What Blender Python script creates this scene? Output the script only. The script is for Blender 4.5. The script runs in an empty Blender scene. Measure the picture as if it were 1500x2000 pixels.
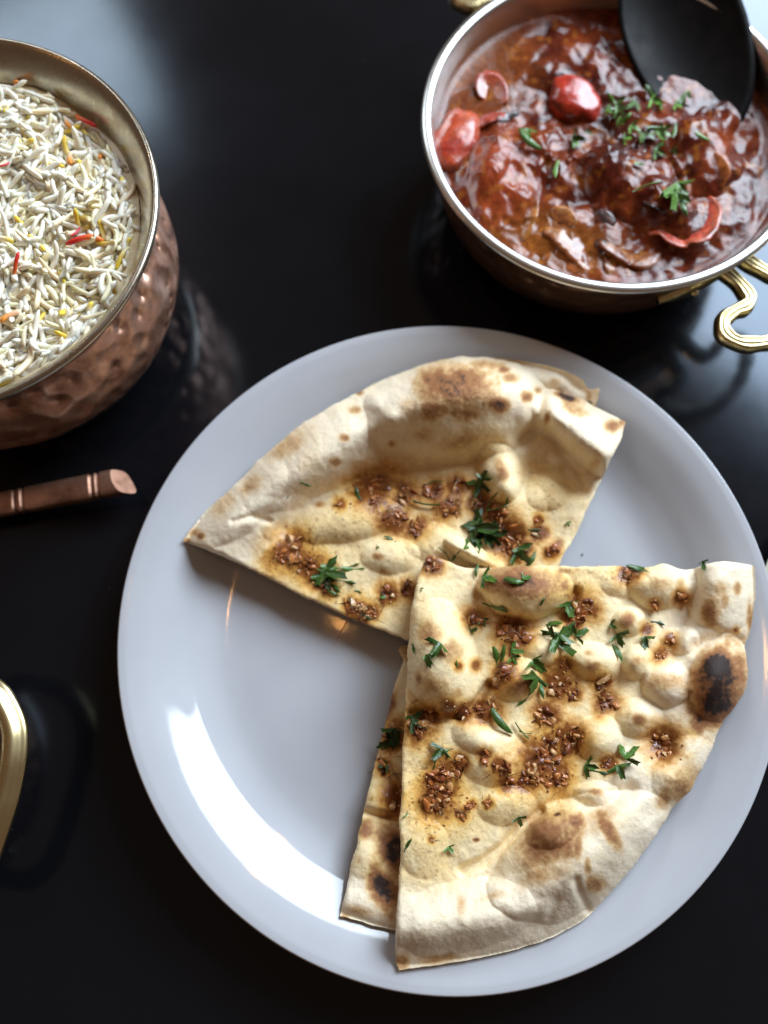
import bpy, bmesh, math, random
import numpy as np
from mathutils import Vector, Matrix
from mathutils.geometry import delaunay_2d_cdt

random.seed(7)
RNG = np.random.default_rng(11)
SC = bpy.context.scene
COL = SC.collection

# ------------------------------------------------------------------ camera
F, T, CZ = 1450.0, math.radians(15.2), 0.3165      # focal length in photo pixels, tilt from straight down, height
sT, cT = math.sin(T), math.cos(T)
cam = bpy.data.cameras.new('camera')
cam.sensor_fit = 'HORIZONTAL'; cam.sensor_width = 36.0; cam.lens = 36.0 * F / 1500.0
cam.clip_start = 0.01; cam.clip_end = 50.0
cam.dof.use_dof = True; cam.dof.focus_distance = 0.274; cam.dof.aperture_fstop = 5.0
co = bpy.data.objects.new('camera', cam); COL.objects.link(co)
co.location = (0, 0, CZ); co.rotation_euler = (T, 0, 0)
SC.camera = co

# ------------------------------------------------------------------ light
world = bpy.data.worlds.new('World'); SC.world = world; world.use_nodes = True
bg = world.node_tree.nodes['Background']
bg.inputs[0].default_value = (1.0, 0.64, 0.42, 1); bg.inputs[1].default_value = 0.125

def window_light(name, az, el, dist, w, h, power, color):
    """a tall window: a rectangular lamp facing the table"""
    a, e = math.radians(az), math.radians(el)
    d = Vector((math.sin(a) * math.cos(e), math.cos(a) * math.cos(e), math.sin(e)))
    l = bpy.data.lights.new(name, 'AREA'); l.shape = 'RECTANGLE'
    l.size = w; l.size_y = h; l.energy = power; l.color = color
    o = bpy.data.objects.new(name, l); COL.objects.link(o)
    o.location = d * dist
    o.rotation_euler = (-d).to_track_quat('-Z', 'Y').to_euler()
    return o
window_light('window_light', 40, 34, 1.6, 1.02, 0.80, 52.0, (0.74, 0.87, 1.0))
window_light('window_light', -30, 33, 1.8, 0.46, 0.30, 4.6, (0.76, 0.90, 1.0))
for (lx, ly, lz, pw) in ((-0.085, 0.19, 1.25, 0.45), (0.62, 0.80, 1.15, 0.8), (-0.55, 0.95, 1.0, 0.8), (-1.0, 0.2, 0.9, 0.8)):
    l = bpy.data.lights.new('pendant_lamp', 'POINT'); l.energy = pw; l.color = (1.0, 0.45, 0.12)
    l.shadow_soft_size = 0.010
    o = bpy.data.objects.new('pendant_lamp', l); COL.objects.link(o); o.location = (lx, ly, lz)

SC.view_settings.view_transform = 'Standard'; SC.view_settings.look = 'None'
SC.view_settings.gamma = 1.0; SC.view_settings.use_curve_mapping = False
SC.view_settings.exposure = 0.0

# ------------------------------------------------------------------ pixel <-> world
def unproj(u, v, z):
    u, v, z = np.asarray(u, float), np.asarray(v, float), np.asarray(z, float)
    a, b = (u - 750) / F, -(v - 1000) / F
    ry, rz = sT + b * cT, -cT + b * sT
    t = (z - CZ) / rz
    return np.stack([a * t, ry * t, z + 0 * t], -1)
def proj(x, y, z):
    dz = z - CZ
    dep = y * sT - dz * cT
    up = y * cT + dz * sT
    return 750 + F * x / dep, 1000 - F * up / dep

# ------------------------------------------------------------------ numpy noise
def _hash(ix, iy, s):
    n = (ix.astype(np.int64) * 374761393 + iy.astype(np.int64) * 668265263 + s * 1442695041) & 0xffffffff
    n = ((n ^ (n >> 13)) * 1274126177) & 0xffffffff
    return ((n ^ (n >> 16)) & 0xffff) / 65535.0
def vnoise(x, y, s=0):
    x, y = np.asarray(x, float), np.asarray(y, float)
    ix, iy = np.floor(x), np.floor(y); fx, fy = x - ix, y - iy
    fx = fx * fx * fx * (fx * (fx * 6 - 15) + 10); fy = fy * fy * fy * (fy * (fy * 6 - 15) + 10)
    a, b = _hash(ix, iy, s), _hash(ix + 1, iy, s); c, d = _hash(ix, iy + 1, s), _hash(ix + 1, iy + 1, s)
    return (a + (b - a) * fx) * (1 - fy) + (c + (d - c) * fx) * fy
def fbm(x, y, wl, s=0, octv=4):
    r, amp, tot = 0, 1.0, 0.0
    for k in range(octv):
        r = r + amp * (vnoise(x / wl * 2 ** k + 13.7 * k, y / wl * 2 ** k - 7.1 * k, s + k) - 0.5); tot += amp; amp *= 0.5
    return r / tot * 2                                  # about -1..1
def sstep(a, b, x):
    t = np.clip((x - a) / (b - a), 0, 1); return t * t * (3 - 2 * t)
def edist(u, v, cx, cy, rx, ry, ang):
    a = math.radians(ang); du, dv = u - cx, v - cy
    p, q = du * math.cos(a) + dv * math.sin(a), -du * math.sin(a) + dv * math.cos(a)
    return np.sqrt((p / rx) ** 2 + (q / ry) ** 2)
def segdist(u, v, pts):
    """distance to an open polyline"""
    best = np.full(np.shape(u), 1e9)
    for (x0, y0), (x1, y1) in zip(pts[:-1], pts[1:]):
        dx, dy = x1 - x0, y1 - y0
        t = np.clip(((u - x0) * dx + (v - y0) * dy) / (dx * dx + dy * dy + 1e-9), 0, 1)
        best = np.minimum(best, np.hypot(u - x0 - t * dx, v - y0 - t * dy))
    return best
def catmull(pts, n=8, closed=False):
    P = [np.array(p, float) for p in pts]; out = []; m = len(P)
    rng = range(m if closed else m - 1)
    for i in rng:
        p0 = P[(i - 1) % m] if closed or i > 0 else 2 * P[0] - P[1]
        p1, p2 = P[i], P[(i + 1) % m]
        p3 = P[(i + 2) % m] if closed or i + 2 < m else 2 * P[-1] - P[-2]
        for k in range(n):
            t = k / n
            out.append(0.5 * ((2 * p1) + (-p0 + p2) * t + (2 * p0 - 5 * p1 + 4 * p2 - p3) * t * t + (-p0 + 3 * p1 - 3 * p2 + p3) * t ** 3))
    if not closed: out.append(P[-1])
    return np.array(out)
def resample(pts, step):
    pts = np.asarray(pts, float); seg = np.hypot(*np.diff(pts, axis=0).T); s = np.r_[0, np.cumsum(seg)]
    n = max(2, int(round(s[-1] / step)))
    q = np.linspace(0, s[-1], n + 1)
    return np.stack([np.interp(q, s, pts[:, k]) for k in range(pts.shape[1])], -1)

# ------------------------------------------------------------------ scene helpers
def tag(o, label=None, cat=None, group=None, kind=None):
    if label: o['label'] = label
    if cat: o['category'] = cat
    if group: o['group'] = group
    if kind: o['kind'] = kind
    return o
def empty(name, loc=(0, 0, 0)):
    o = bpy.data.objects.new(name, None); COL.objects.link(o); o.location = loc; o.empty_display_size = 0.01
    return o
def link(name, me, parent=None, mat=None, smooth=True):
    if mat is not None:
        me.materials.clear(); me.materials.append(mat)
    if smooth: me.polygons.foreach_set('use_smooth', [True] * len(me.polygons))
    o = bpy.data.objects.new(name, me); COL.objects.link(o)
    if parent is not None:
        o.parent = parent
        o.matrix_parent_inverse = Matrix.Translation(-parent.location)
    return o
def mesh(name, V, Fc):
    me = bpy.data.meshes.new(name); me.from_pydata([tuple(map(float, p)) for p in V], [], [tuple(map(int, f)) for f in Fc]); me.update()
    return me
def set_col(me, C, name='Col'):
    C = np.asarray(C, np.float32)
    if C.shape[1] == 3: C = np.c_[C, np.ones(len(C), np.float32)]
    a = me.color_attributes.new(name, 'FLOAT_COLOR', 'POINT'); a.data.foreach_set('color', C.ravel().astype(np.float32))
def lathe(name, prof, c, n=144, cap=True, dent=None):
    prof = np.asarray(prof, float); V, Fc = [], []
    th = np.linspace(0, 2 * math.pi, n, endpoint=False)
    for (r, z) in prof:
        for t in th:
            rr = max(r, 1e-5)
            if dent: rr += dent(t, z, r)
            V.append((c[0] + rr * math.cos(t), c[1] + rr * math.sin(t), z))
    for i in range(len(prof) - 1):
        for j in range(n):
            k = (j + 1) % n
            Fc.append((i * n + j, i * n + k, (i + 1) * n + k, (i + 1) * n + j))
    return mesh(name, V, Fc)
def tube(path, rad, n=8, flat=1.0, caps=True, up=(0, 0, 1)):
    """tube along a path; rad scalar or list; flat squashes the section along `up`"""
    P = [Vector(p) for p in path]; V, Fc = [], []
    m = len(P)
    for i, p in enumerate(P):
        t = (P[min(i + 1, m - 1)] - P[max(i - 1, 0)]).normalized()
        s = t.cross(Vector(up));
        if s.length < 1e-6: s = t.cross(Vector((1, 0, 0)))
        s.normalize(); w = s.cross(t)
        r = rad[i] if hasattr(rad, '__len__') else rad
        for k in range(n):
            a = 2 * math.pi * k / n
            V.append(p + s * (r * math.cos(a)) + w * (r * flat * math.sin(a)))
    for i in range(m - 1):
        for k in range(n):
            l = (k + 1) % n
            Fc.append((i * n + k, i * n + l, (i + 1) * n + l, (i + 1) * n + k))
    if caps:
        Fc.append(tuple(range(n))[::-1]); Fc.append(tuple(range((m - 1) * n, m * n)))
    return V, Fc

# ------------------------------------------------------------------ materials
def newmat(name):
    m = bpy.data.materials.new(name); m.use_nodes = True
    nt = m.node_tree; return m, nt, nt.nodes['Principled BSDF']
def N(nt, typ, **kw):
    n = nt.nodes.new(typ)
    for k, v in kw.items():
        if hasattr(n, k): setattr(n, k, v)
        else: n.inputs[k].default_value = v
    return n
def noise_node(nt, scale, detail=4, rough=0.55, dist=0.0, vec=None):
    n = nt.nodes.new('ShaderNodeTexNoise'); n.inputs['Scale'].default_value = scale
    n.inputs['Detail'].default_value = detail; n.inputs['Roughness'].default_value = rough; n.inputs['Distortion'].default_value = dist
    if vec is None:
        g = nt.nodes.new('ShaderNodeNewGeometry'); vec = g.outputs['Position']
    nt.links.new(vec, n.inputs['Vector']); return n
def ramp(nt, fac, stops):
    r = nt.nodes.new('ShaderNodeValToRGB'); e = r.color_ramp.elements
    while len(e) < len(stops): e.new(0.5)
    for el, (p, c) in zip(e, stops):
        el.position = p; el.color = (c[0], c[1], c[2], 1) if hasattr(c, '__len__') else (c, c, c, 1)
    nt.links.new(fac, r.inputs[0]); return r
def bump(nt, bsdf, height, strength, dist, prev=None):
    b = nt.nodes.new('ShaderNodeBump'); b.inputs['Strength'].default_value = strength; b.inputs['Distance'].default_value = dist
    nt.links.new(height, b.inputs['Height'])
    if prev is not None: nt.links.new(prev.outputs[0], b.inputs['Normal'])
    nt.links.new(b.outputs[0], bsdf.inputs['Normal']); return b
def mixc(nt, fac, a, b, mode='MIX'):
    m = nt.nodes.new('ShaderNodeMix'); m.data_type = 'RGBA'; m.blend_type = mode
    for sock, val in ((m.inputs[0], fac), (m.inputs[6], a), (m.inputs[7], b)):
        if hasattr(val, 'is_output'): nt.links.new(val, sock)
        elif isinstance(val, (int, float)): sock.default_value = val
        else: sock.default_value = (*val, 1)
    return m.outputs[2]

def mat_table():
    m, nt, b = newmat('black_lacquer')
    n1 = noise_node(nt, 9, 5, 0.6); n2 = noise_node(nt, 260, 3, 0.6)
    r = ramp(nt, n1.outputs['Fac'], [(0.3, 0.11), (0.7, 0.19)])
    nt.links.new(r.outputs[0], b.inputs['Roughness'])
    c = ramp(nt, n1.outputs['Fac'], [(0.3, (0.0035, 0.0037, 0.005)), (0.75, (0.006, 0.006, 0.008))])
    vo = nt.nodes.new('ShaderNodeTexVoronoi'); vo.inputs['Scale'].default_value = 85; g = nt.nodes.new('ShaderNodeNewGeometry'); nt.links.new(g.outputs['Position'], vo.inputs['Vector'])
    sp = ramp(nt, vo.outputs['Distance'], [(0.018, 1.0), (0.034, 0.0)]); n4 = noise_node(nt, 14, 2); gate = ramp(nt, n4.outputs['Fac'], [(0.54, 0.0), (0.60, 0.5)])
    mm = nt.nodes.new('ShaderNodeMath'); mm.operation = 'MULTIPLY'; nt.links.new(sp.outputs[0], mm.inputs[0]); nt.links.new(gate.outputs[0], mm.inputs[1])
    nt.links.new(mixc(nt, mm.outputs[0], c.outputs[0], (0.16, 0.155, 0.15)), b.inputs['Base Color'])      # dust specks
    b.inputs['Specular IOR Level'].default_value = 0.45; b.inputs['Specular Tint'].default_value = (0.72, 0.84, 1.0, 1)
    bump(nt, b, n2.outputs['Fac'], 0.02, 0.0004)
    return m
def mat_plate():
    m, nt, b = newmat('white_glaze')
    n1 = noise_node(nt, 30, 4)
    c = ramp(nt, n1.outputs['Fac'], [(0.3, (0.455, 0.46, 0.49)), (0.7, (0.485, 0.49, 0.515))])
    nt.links.new(c.outputs[0], b.inputs['Base Color'])
    n2 = noise_node(nt, 60, 5, 0.7)
    r = ramp(nt, n2.outputs['Fac'], [(0.3, 0.03), (0.75, 0.11)]); nt.links.new(r.outputs[0], b.inputs['Roughness'])
    n3 = noise_node(nt, 120, 2); bump(nt, b, n3.outputs['Fac'], 0.015, 0.0004)
    b.inputs['Specular IOR Level'].default_value = 0.40
    return m
def mat_naan():
    m, nt, b = newmat('baked_dough')
    at = N(nt, 'ShaderNodeAttribute', attribute_name='Col'); ao = N(nt, 'ShaderNodeAttribute', attribute_name='Oil')
    n1 = noise_node(nt, 900, 5, 0.65)
    v = ramp(nt, n1.outputs['Fac'], [(0.25, 0.86), (0.75, 1.08)])
    col = mixc(nt, 1.0, at.outputs['Color'], v.outputs[0], 'MULTIPLY')
    nt.links.new(col, b.inputs['Base Color'])
    sep = nt.nodes.new('ShaderNodeSeparateColor'); nt.links.new(ao.outputs['Color'], sep.inputs[0])
    mr = nt.nodes.new('ShaderNodeMapRange'); mr.inputs[3].default_value = 0.72; mr.inputs[4].default_value = 0.24
    nt.links.new(sep.outputs[0], mr.inputs[0]); nt.links.new(mr.outputs[0], b.inputs['Roughness'])
    b.inputs['Subsurface Weight'].default_value = 0.12; b.inputs['Subsurface Radius'].default_value = (0.004, 0.002, 0.001)
    b.inputs['Subsurface Scale'].default_value = 0.5
    b.inputs['Specular IOR Level'].default_value = 0.35
    n2 = noise_node(nt, 1700, 4, 0.6); n3 = noise_node(nt, 420, 4, 0.6)
    b1 = bump(nt, b, n3.outputs['Fac'], 0.34, 0.0009)
    bump(nt, b, n2.outputs['Fac'], 0.30, 0.0004, b1)
    return m
def mat_attr(name, rough=0.4, sss=0.0, rad=(0.002, 0.001, 0.0006), spec=0.5, coat=0.0, nscale=900, bumpd=0.0003, var=0.15):
    m, nt, b = newmat(name)
    at = N(nt, 'ShaderNodeAttribute', attribute_name='Col')
    n1 = noise_node(nt, nscale, 3); v = ramp(nt, n1.outputs['Fac'], [(0.25, 1 - var), (0.75, 1 + var)])
    nt.links.new(mixc(nt, 1.0, at.outputs['Color'], v.outputs[0], 'MULTIPLY'), b.inputs['Base Color'])
    b.inputs['Roughness'].default_value = rough; b.inputs['Specular IOR Level'].default_value = spec
    b.inputs['Subsurface Weight'].default_value = sss; b.inputs['Subsurface Radius'].default_value = rad; b.inputs['Subsurface Scale'].default_value = 1.0
    b.inputs['Coat Weight'].default_value = coat; b.inputs['Coat Roughness'].default_value = 0.08
    bump(nt, b, n1.outputs['Fac'], 0.3, bumpd)
    return m
def _spec(m, v):
    m.node_tree.nodes['Principled BSDF'].inputs['Specular IOR Level'].default_value = v; return m
def mat_plain(name, ca, cb, rough=(0.3, 0.5), metal=0.0, nscale=200, bs=0.2, bd=0.0005, sss=0.0, detail=4, coat=0.0, tint=None):
    m, nt, b = newmat(name)
    n1 = noise_node(nt, nscale, detail, 0.6)
    c = ramp(nt, n1.outputs['Fac'], [(0.3, ca), (0.7, cb)]); nt.links.new(c.outputs[0], b.inputs['Base Color'])
    r = ramp(nt, n1.outputs['Fac'], [(0.3, rough[1]), (0.7, rough[0])]); nt.links.new(r.outputs[0], b.inputs['Roughness'])
    b.inputs['Metallic'].default_value = metal
    b.inputs['Subsurface Weight'].default_value = sss; b.inputs['Subsurface Radius'].default_value = (0.003, 0.0012, 0.0006); b.inputs['Subsurface Scale'].default_value = 1.0
    b.inputs['Coat Weight'].default_value = coat; b.inputs['Coat Roughness'].default_value = 0.06
    bump(nt, b, n1.outputs['Fac'], bs, bd)
    return m
def mat_copper(name, dark=1.0, hammered=True):
    m, nt, b = newmat(name)
    n1 = noise_node(nt, 70, 5, 0.65); n2 = noise_node(nt, 400, 4, 0.6)
    c = ramp(nt, n1.outputs['Fac'], [(0.30, (0.20 * dark, 0.090 * dark, 0.056 * dark)), (0.50, (0.48 * dark, 0.255 * dark, 0.17 * dark)), (0.75, (0.72 * dark, 0.43 * dark, 0.31 * dark))])
    nt.links.new(c.outputs[0], b.inputs['Base Color'])
    r = ramp(nt, n1.outputs['Fac'], [(0.3, 0.55), (0.7, 0.36)]); nt.links.new(r.outputs[0], b.inputs['Roughness'])
    b.inputs['Metallic'].default_value = 0.85
    bb = bump(nt, b, n2.outputs['Fac'], 0.15, 0.0004)
    if hammered:
        g = nt.nodes.new('ShaderNodeNewGeometry'); vo = nt.nodes.new('ShaderNodeTexVoronoi'); vo.inputs['Scale'].default_value = 125
        vo.feature = 'SMOOTH_F1'; nt.links.new(g.outputs['Position'], vo.inputs['Vector'])
        bump(nt, b, vo.outputs['Distance'], 1.0, 0.0045, bb)
    return m
def mat_brushed(name, ca, cb, rough=(0.18, 0.34), scale=60):
    """spun metal: fine rings (noise stretched along z/r), stains"""
    m, nt, b = newmat(name)
    n1 = noise_node(nt, scale, 5, 0.6)
    g = nt.nodes.new('ShaderNodeNewGeometry'); mp = nt.nodes.new('ShaderNodeMapping'); mp.inputs['Scale'].default_value = (40, 40, 2600)
    nt.links.new(g.outputs['Position'], mp.inputs[0]); n2 = noise_node(nt, 1.0, 3, 0.6, vec=mp.outputs[0])
    c = ramp(nt, n1.outputs['Fac'], [(0.3, ca), (0.7, cb)]); nt.links.new(c.outputs[0], b.inputs['Base Color'])
    r = ramp(nt, n1.outputs['Fac'], [(0.3, rough[1]), (0.7, rough[0])]); nt.links.new(r.outputs[0], b.inputs['Roughness'])
    b.inputs['Metallic'].default_value = 1.0
    bump(nt, b, n2.outputs['Fac'], 0.05, 0.0003)
    return m

M_table = mat_table(); M_plate = mat_plate(); M_naan = mat_naan()
M_leaf = mat_attr('coriander_leaf', 0.32, 0.0, spec=0.5, nscale=1400, bumpd=0.0006, var=0.35)
M_garlic = mat_attr('fried_garlic', 0.27, 0.15, coat=0.1, spec=0.5, nscale=1500, bumpd=0.0005, var=0.35)
M_rice = mat_attr('cooked_rice', 0.42, 0.60, rad=(0.0016, 0.0012, 0.0008), nscale=700, bumpd=0.0002, var=0.05)
M_sauce = mat_attr('tomato_gravy', 0.27, 0.0, spec=0.5, coat=0.12, nscale=330, bumpd=0.0006, var=0.30)
def mat_sauce():
    m, nt, b = newmat('tomato_gravy')
    at = N(nt, 'ShaderNodeAttribute', attribute_name='Col'); n1 = noise_node(nt, 420, 5, 0.65); n2 = noise_node(nt, 1300, 3, 0.6); n3 = noise_node(nt, 90, 3, 0.6)
    v = ramp(nt, n1.outputs['Fac'], [(0.25, 0.55), (0.75, 1.45)])
    nt.links.new(mixc(nt, 1.0, at.outputs['Color'], v.outputs[0], 'MULTIPLY'), b.inputs['Base Color'])
    r = ramp(nt, n3.outputs['Fac'], [(0.35, 0.07), (0.65, 0.19)]); nt.links.new(r.outputs[0], b.inputs['Roughness'])
    b1 = bump(nt, b, n1.outputs['Fac'], 0.22, 0.0011); bump(nt, b, n2.outputs['Fac'], 0.10, 0.0003, b1); b.inputs['Specular IOR Level'].default_value = 0.28
    return m
M_sauce = mat_sauce()
M_veg = mat_attr('cooked_vegetable', 0.26, 0.12, rad=(0.003, 0.0008, 0.0004), spec=0.5, coat=0.1, nscale=480, bumpd=0.0009, var=0.40)
M_copper = mat_copper('hammered_copper'); M_copper_dark = mat_copper('aged_copper', 0.45)
M_spoon = mat_copper('copper_handle', 0.85, False)
M_tin = mat_brushed('tinned_steel', (0.60, 0.59, 0.56), (0.78, 0.78, 0.76), (0.26, 0.36))
M_tin_warm = mat_brushed('tinned_copper', (0.34, 0.29, 0.22), (0.58, 0.52, 0.43), (0.2, 0.38))
M_brass = mat_plain('cast_brass', (0.50, 0.39, 0.18), (0.80, 0.68, 0.40), (0.22, 0.38), 1.0, 150, 0.35, 0.0008)
M_brass_s = mat_plain('polished_brass', (0.56, 0.45, 0.23), (0.68, 0.56, 0.32), (0.24, 0.34), 1.0, 60, 0.05, 0.0004)
M_black = mat_plain('blackened_metal', (0.006, 0.0055, 0.006), (0.014, 0.012, 0.012), (0.35, 0.5), 0.0, 120, 0.1, 0.0004); _spec(M_black, 0.05)
M_cream = mat_plain('cream_glaze', (0.50, 0.48, 0.36), (0.56, 0.54, 0.42), (0.2, 0.3), 0.0, 60, 0.05, 0.0004)
M_crumb = mat_plain('crumb', (0.45, 0.40, 0.34), (0.7, 0.66, 0.6), (0.5, 0.7), 0.0, 900)

# ------------------------------------------------------------------ table
me = mesh('table_top', [(-1.2, -0.7, 0), (1.2, -0.7, 0), (1.2, 0.9, 0), (-1.2, 0.9, 0), (-1.2, -0.7, -.03), (1.2, -0.7, -.03), (1.2, 0.9, -.03), (-1.2, 0.9, -.03)],
          [(0, 1, 2, 3), (7, 6, 5, 4), (0, 4, 5, 1), (1, 5, 6, 2), (2, 6, 7, 3), (3, 7, 4, 0)])
tag(link('table_top', me, None, M_table, False), 'glossy black table top under the dishes', kind='structure')

# ------------------------------------------------------------------ plate
PC = (0.0254, 0.0348)
inner = catmull([(0.0, .0050), (.04, .0050), (.076, .0050), (.0885, .0051), (.0960, .0062), (.1035, .0093), (.1115, .0141), (.1195, .0187), (.1262, .0213), (.1290, .0219)], 7)
outer = catmull([(.1290, .0219), (.1300, .0219), (.1305, .0212), (.1298, .0200), (.121, .0140), (.109, .0064), (.099, .0026), (.0905, .0022), (.0885, .0003), (.0865, .0), (.0845, .0003), (.083, .002), (.04, .0022), (0, .0022)], 5)
def plate_z(x, y):
    r = np.hypot(np.asarray(x) - PC[0], np.asarray(y) - PC[1])
    return np.interp(r, inner[:, 0], inner[:, 1])
plate = empty('dinner_plate', (PC[0], PC[1], 0))
tag(plate, 'round white glazed dinner plate holding the naan wedges', 'plate')
link('plate_dish', lathe('plate_dish', np.r_[inner[:-1], outer[:34]], PC, 200), plate, M_plate)
link('foot_ring', lathe('foot_ring', outer[33:], PC, 160), plate, M_plate)

# ------------------------------------------------------------------ naan
def blur_spots(u, v, spots, s):
    """bake value from a list of (cx, cy, rx, ry, ang, strength) with ragged edges"""
    b = np.zeros(np.shape(u)); nz = fbm(u, v, 46, s, 5); nz2 = fbm(u, v, 13, s + 9, 3)
    for (cx, cy, rx, ry, an, st) in spots:
        d = edist(u, v, cx, cy, rx, ry, an) + 0.36 * nz + 0.14 * nz2
        b = np.maximum(b, st * (1 - sstep(0.0, 1.35, d))) + 0.12 * st * (1 - sstep(0.5, 2.0, d))
    return b
C_DOUGH = np.array((0.93, 0.75, 0.45)); C_PALE = np.array((0.88, 0.755, 0.57)); C_GOLD = np.array((0.68, 0.42, 0.17))
C_BROWN = np.array((0.31, 0.130, 0.048)); C_CHAR = np.array((0.030, 0.016, 0.013))
C_OIL = np.array((0.85, 0.53, 0.12)); C_OIL2 = np.array((0.62, 0.22, 0.022)); C_GLAZE = np.array((0.175, 0.044, 0.010))
def lerp(a, b, t): return a + (b - a) * t[..., None]

class Slice:
    def __init__(self, name, crust, cuts, step, seed, zplane, th, bumps, folds, spots, clumps, crust_w, crust_h, tan=0.0, depth=(0.0, 0.0)):
        self.name, self.seed, self.bumps, self.folds, self.spots, self.clumps = name, seed, bumps, folds, spots, clumps
        self.th, self.cw, self.ch, self.tan = th, crust_w, crust_h, tan
        self.zp = zplane                     # three (u, v, z) fixing the underside plane
        A = np.array([[1, p[0], p[1]] for p in zplane]); self.k = np.linalg.solve(A, [p[2] for p in zplane])
        cr = resample(catmull(crust, 8), step); self.cr = cr
        ct = resample(np.array(cuts, float) if len(cuts) < 3 else catmull(cuts, 6), step)
        # ragged edges
        jit = lambda p, amp, s: p + np.stack([fbm(p[:, 0], p[:, 1], 22, s, 3), fbm(p[:, 0], p[:, 1], 22, s + 5, 3)], -1) * amp * np.minimum(1, np.minimum(np.arange(len(p)), np.arange(len(p))[::-1]) / 4)[:, None]
        cr, ct = jit(cr, 2.2, seed), jit(ct, 2.6, seed + 3)
        self.cr, self.ct = cr, ct
        self.out = np.r_[cr[:-1], ct[:-1]]; self.ncr = len(cr) - 1
        self.step = step
    def zbot(self, u, v): return self.k[0] + self.k[1] * u + self.k[2] * v
    def height(self, u, v, fine=True):
        """height in mm over the underside"""
        s = self.seed
        dc = segdist(u, v, self.cr[::3]); dk = segdist(u, v, self.ct[::3])
        h = np.full(np.shape(u), self.th)
        # thick rim rolled along the crust
        t = np.clip(dc / self.cw, 0, 1)
        h = h + 1.35 * self.ch * np.exp(-((dc - self.cw * 0.55) / (self.cw * 0.36)) ** 2)
        h = h + 1.4 * fbm(u, v, 90, s + 20, 2) + 0.30 * fbm(u, v, 30, s + 30, 2)
        for (cx, cy, rx, ry, an, hh, pw) in self.bumps:
            d = edist(u, v, cx, cy, rx, ry, an) * (1 + 0.10 * fbm(u, v, 60, s + 40, 2))
            h = h + 1.6 * hh * np.where(d < 1, (1 - np.minimum(d, 1) ** 2) ** pw, 0)
        for (pts, w, dep) in self.folds:
            d = segdist(u, v, pts); h = h - 1.45 * dep * np.exp(-(d / w) ** 2)
        h = np.maximum(h, 1.6)
        # round the crust down to the edge, round the cut only a little
        e = np.clip(dc / (self.cw * 0.42), 0, 1); h = h * (0.30 + 0.70 * np.sqrt(1 - (1 - e) ** 2))
        e = np.clip(dk / 9.0, 0, 1); h = h * (0.80 + 0.20 * np.sqrt(1 - (1 - e) ** 2))
        if fine: h = h + 0.12 * fbm(u, v, 9, s + 50, 2)
        return h
    def z(self, u, v):
        return self.zbot(u, v) + 0.001 * self.height(u, v)
    def colour(self, u, v, z):
        s = self.seed; dc = segdist(u, v, self.cr[::3])
        n1 = fbm(u, v, 120, s + 60, 4); n2 = fbm(u, v, 26, s + 70, 4); n3 = fbm(u, v, 7, s + 80, 3)
        fl = 1 - sstep(self.cw * 0.9, self.cw * 1.5, dc + 18 * n1)          # floury crust
        c = lerp(np.broadcast_to(C_DOUGH, (*u.shape, 3)), C_PALE, np.clip(fl * 0.9 + 0.35 * n2, 0, 1))
        c = c * (1 + 0.07 * n2 + 0.05 * n3)[..., None]
        b = blur_spots(u, v, self.spots, s + 100)
        b = b + self.tan * fl * np.clip(0.55 + 0.8 * n1, 0, 1) + 0.16 * sstep(0.15, 0.75, fbm(u, v, 38, s + 90, 3)) * (0.4 + 0.6 * (1 - fl))
        b = 1.38 * b * (1 + 0.30 * n2 + 0.26 * n3 + 0.10 * fbm(u, v, 4.5, s + 95, 1))
        oil = np.zeros(u.shape); gl = np.zeros(u.shape); o2 = np.zeros(u.shape)
        for (cx, cy, r, n) in self.clumps:
            d = np.hypot(u - cx, v - cy) / r + 0.55 * n2 + 0.25 * n3
            oil = np.maximum(oil, 1 - sstep(0.8, 2.7, d)); gl = np.maximum(gl, 1 - sstep(0.50, 1.50, d)); o2 = np.maximum(o2, 1 - sstep(0.8, 2.15, d))
        speck = sstep(0.42, 0.62, fbm(u, v, 6.5, s + 120, 2)) * (1 - fl) * sstep(-0.25, 0.4, n1)
        oil = np.clip(oil * 0.85 + 0.42 * (1 - fl) * sstep(-0.2, 0.5, n1 + .4 * n2), 0, 1)
        c = lerp(c, C_GOLD, 0.92 * sstep(0.02, 0.60, b)); c = lerp(c, C_BROWN, sstep(0.24, 1.0, b)); c = lerp(c, C_CHAR, sstep(0.95, 1.6, b))
        c = lerp(c, C_OIL, np.clip(oil * 0.85, 0, 1) * (1 - sstep(0.4, 0.9, b)))
        c = lerp(c, C_OIL2, np.clip(o2 * 0.66, 0, 1))
        c = lerp(c, C_GLAZE, np.clip(gl * 0.92 + 0.60 * speck * (0.25 + oil), 0, 0.95))
        return np.clip(c, 0.006, 1), np.clip(oil * 0.75 + gl * 0.4, 0, 1)
    def build(self, label):
        st = self.step; o = self.out
        x0, y0 = o.min(0); x1, y1 = o.max(0)
        gx, gy = np.meshgrid(np.arange(x0, x1, st), np.arange(y0, y1, st * 0.866))
        gx = gx + (np.arange(gx.shape[0]) % 2)[:, None] * st * 0.5
        u, v = gx.ravel(), gy.ravel()
        ins = np.zeros(len(u), bool); j = len(o) - 1
        for i in range(len(o)):
            xi, yi, xj, yj = o[i, 0], o[i, 1], o[j, 0], o[j, 1]
            if yi != yj:
                cr = ((yi > v) != (yj > v)) & (u < (xj - xi) * (v - yi) / (yj - yi) + xi); ins ^= cr
            j = i
        u, v = u[ins], v[ins]
        keep = segdist(u, v, np.r_[o, o[:1]]) > st * 0.6; u, v = u[keep], v[keep]
        P = np.r_[o, np.stack([u, v], -1)]; nb = len(o)
        res = delaunay_2d_cdt([Vector(p) for p in P], [], [list(range(nb))], 1, 1e-6)
        Q = np.array([tuple(p) for p in res[0]]); tris = [tuple(t) for t in res[2]]
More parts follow.
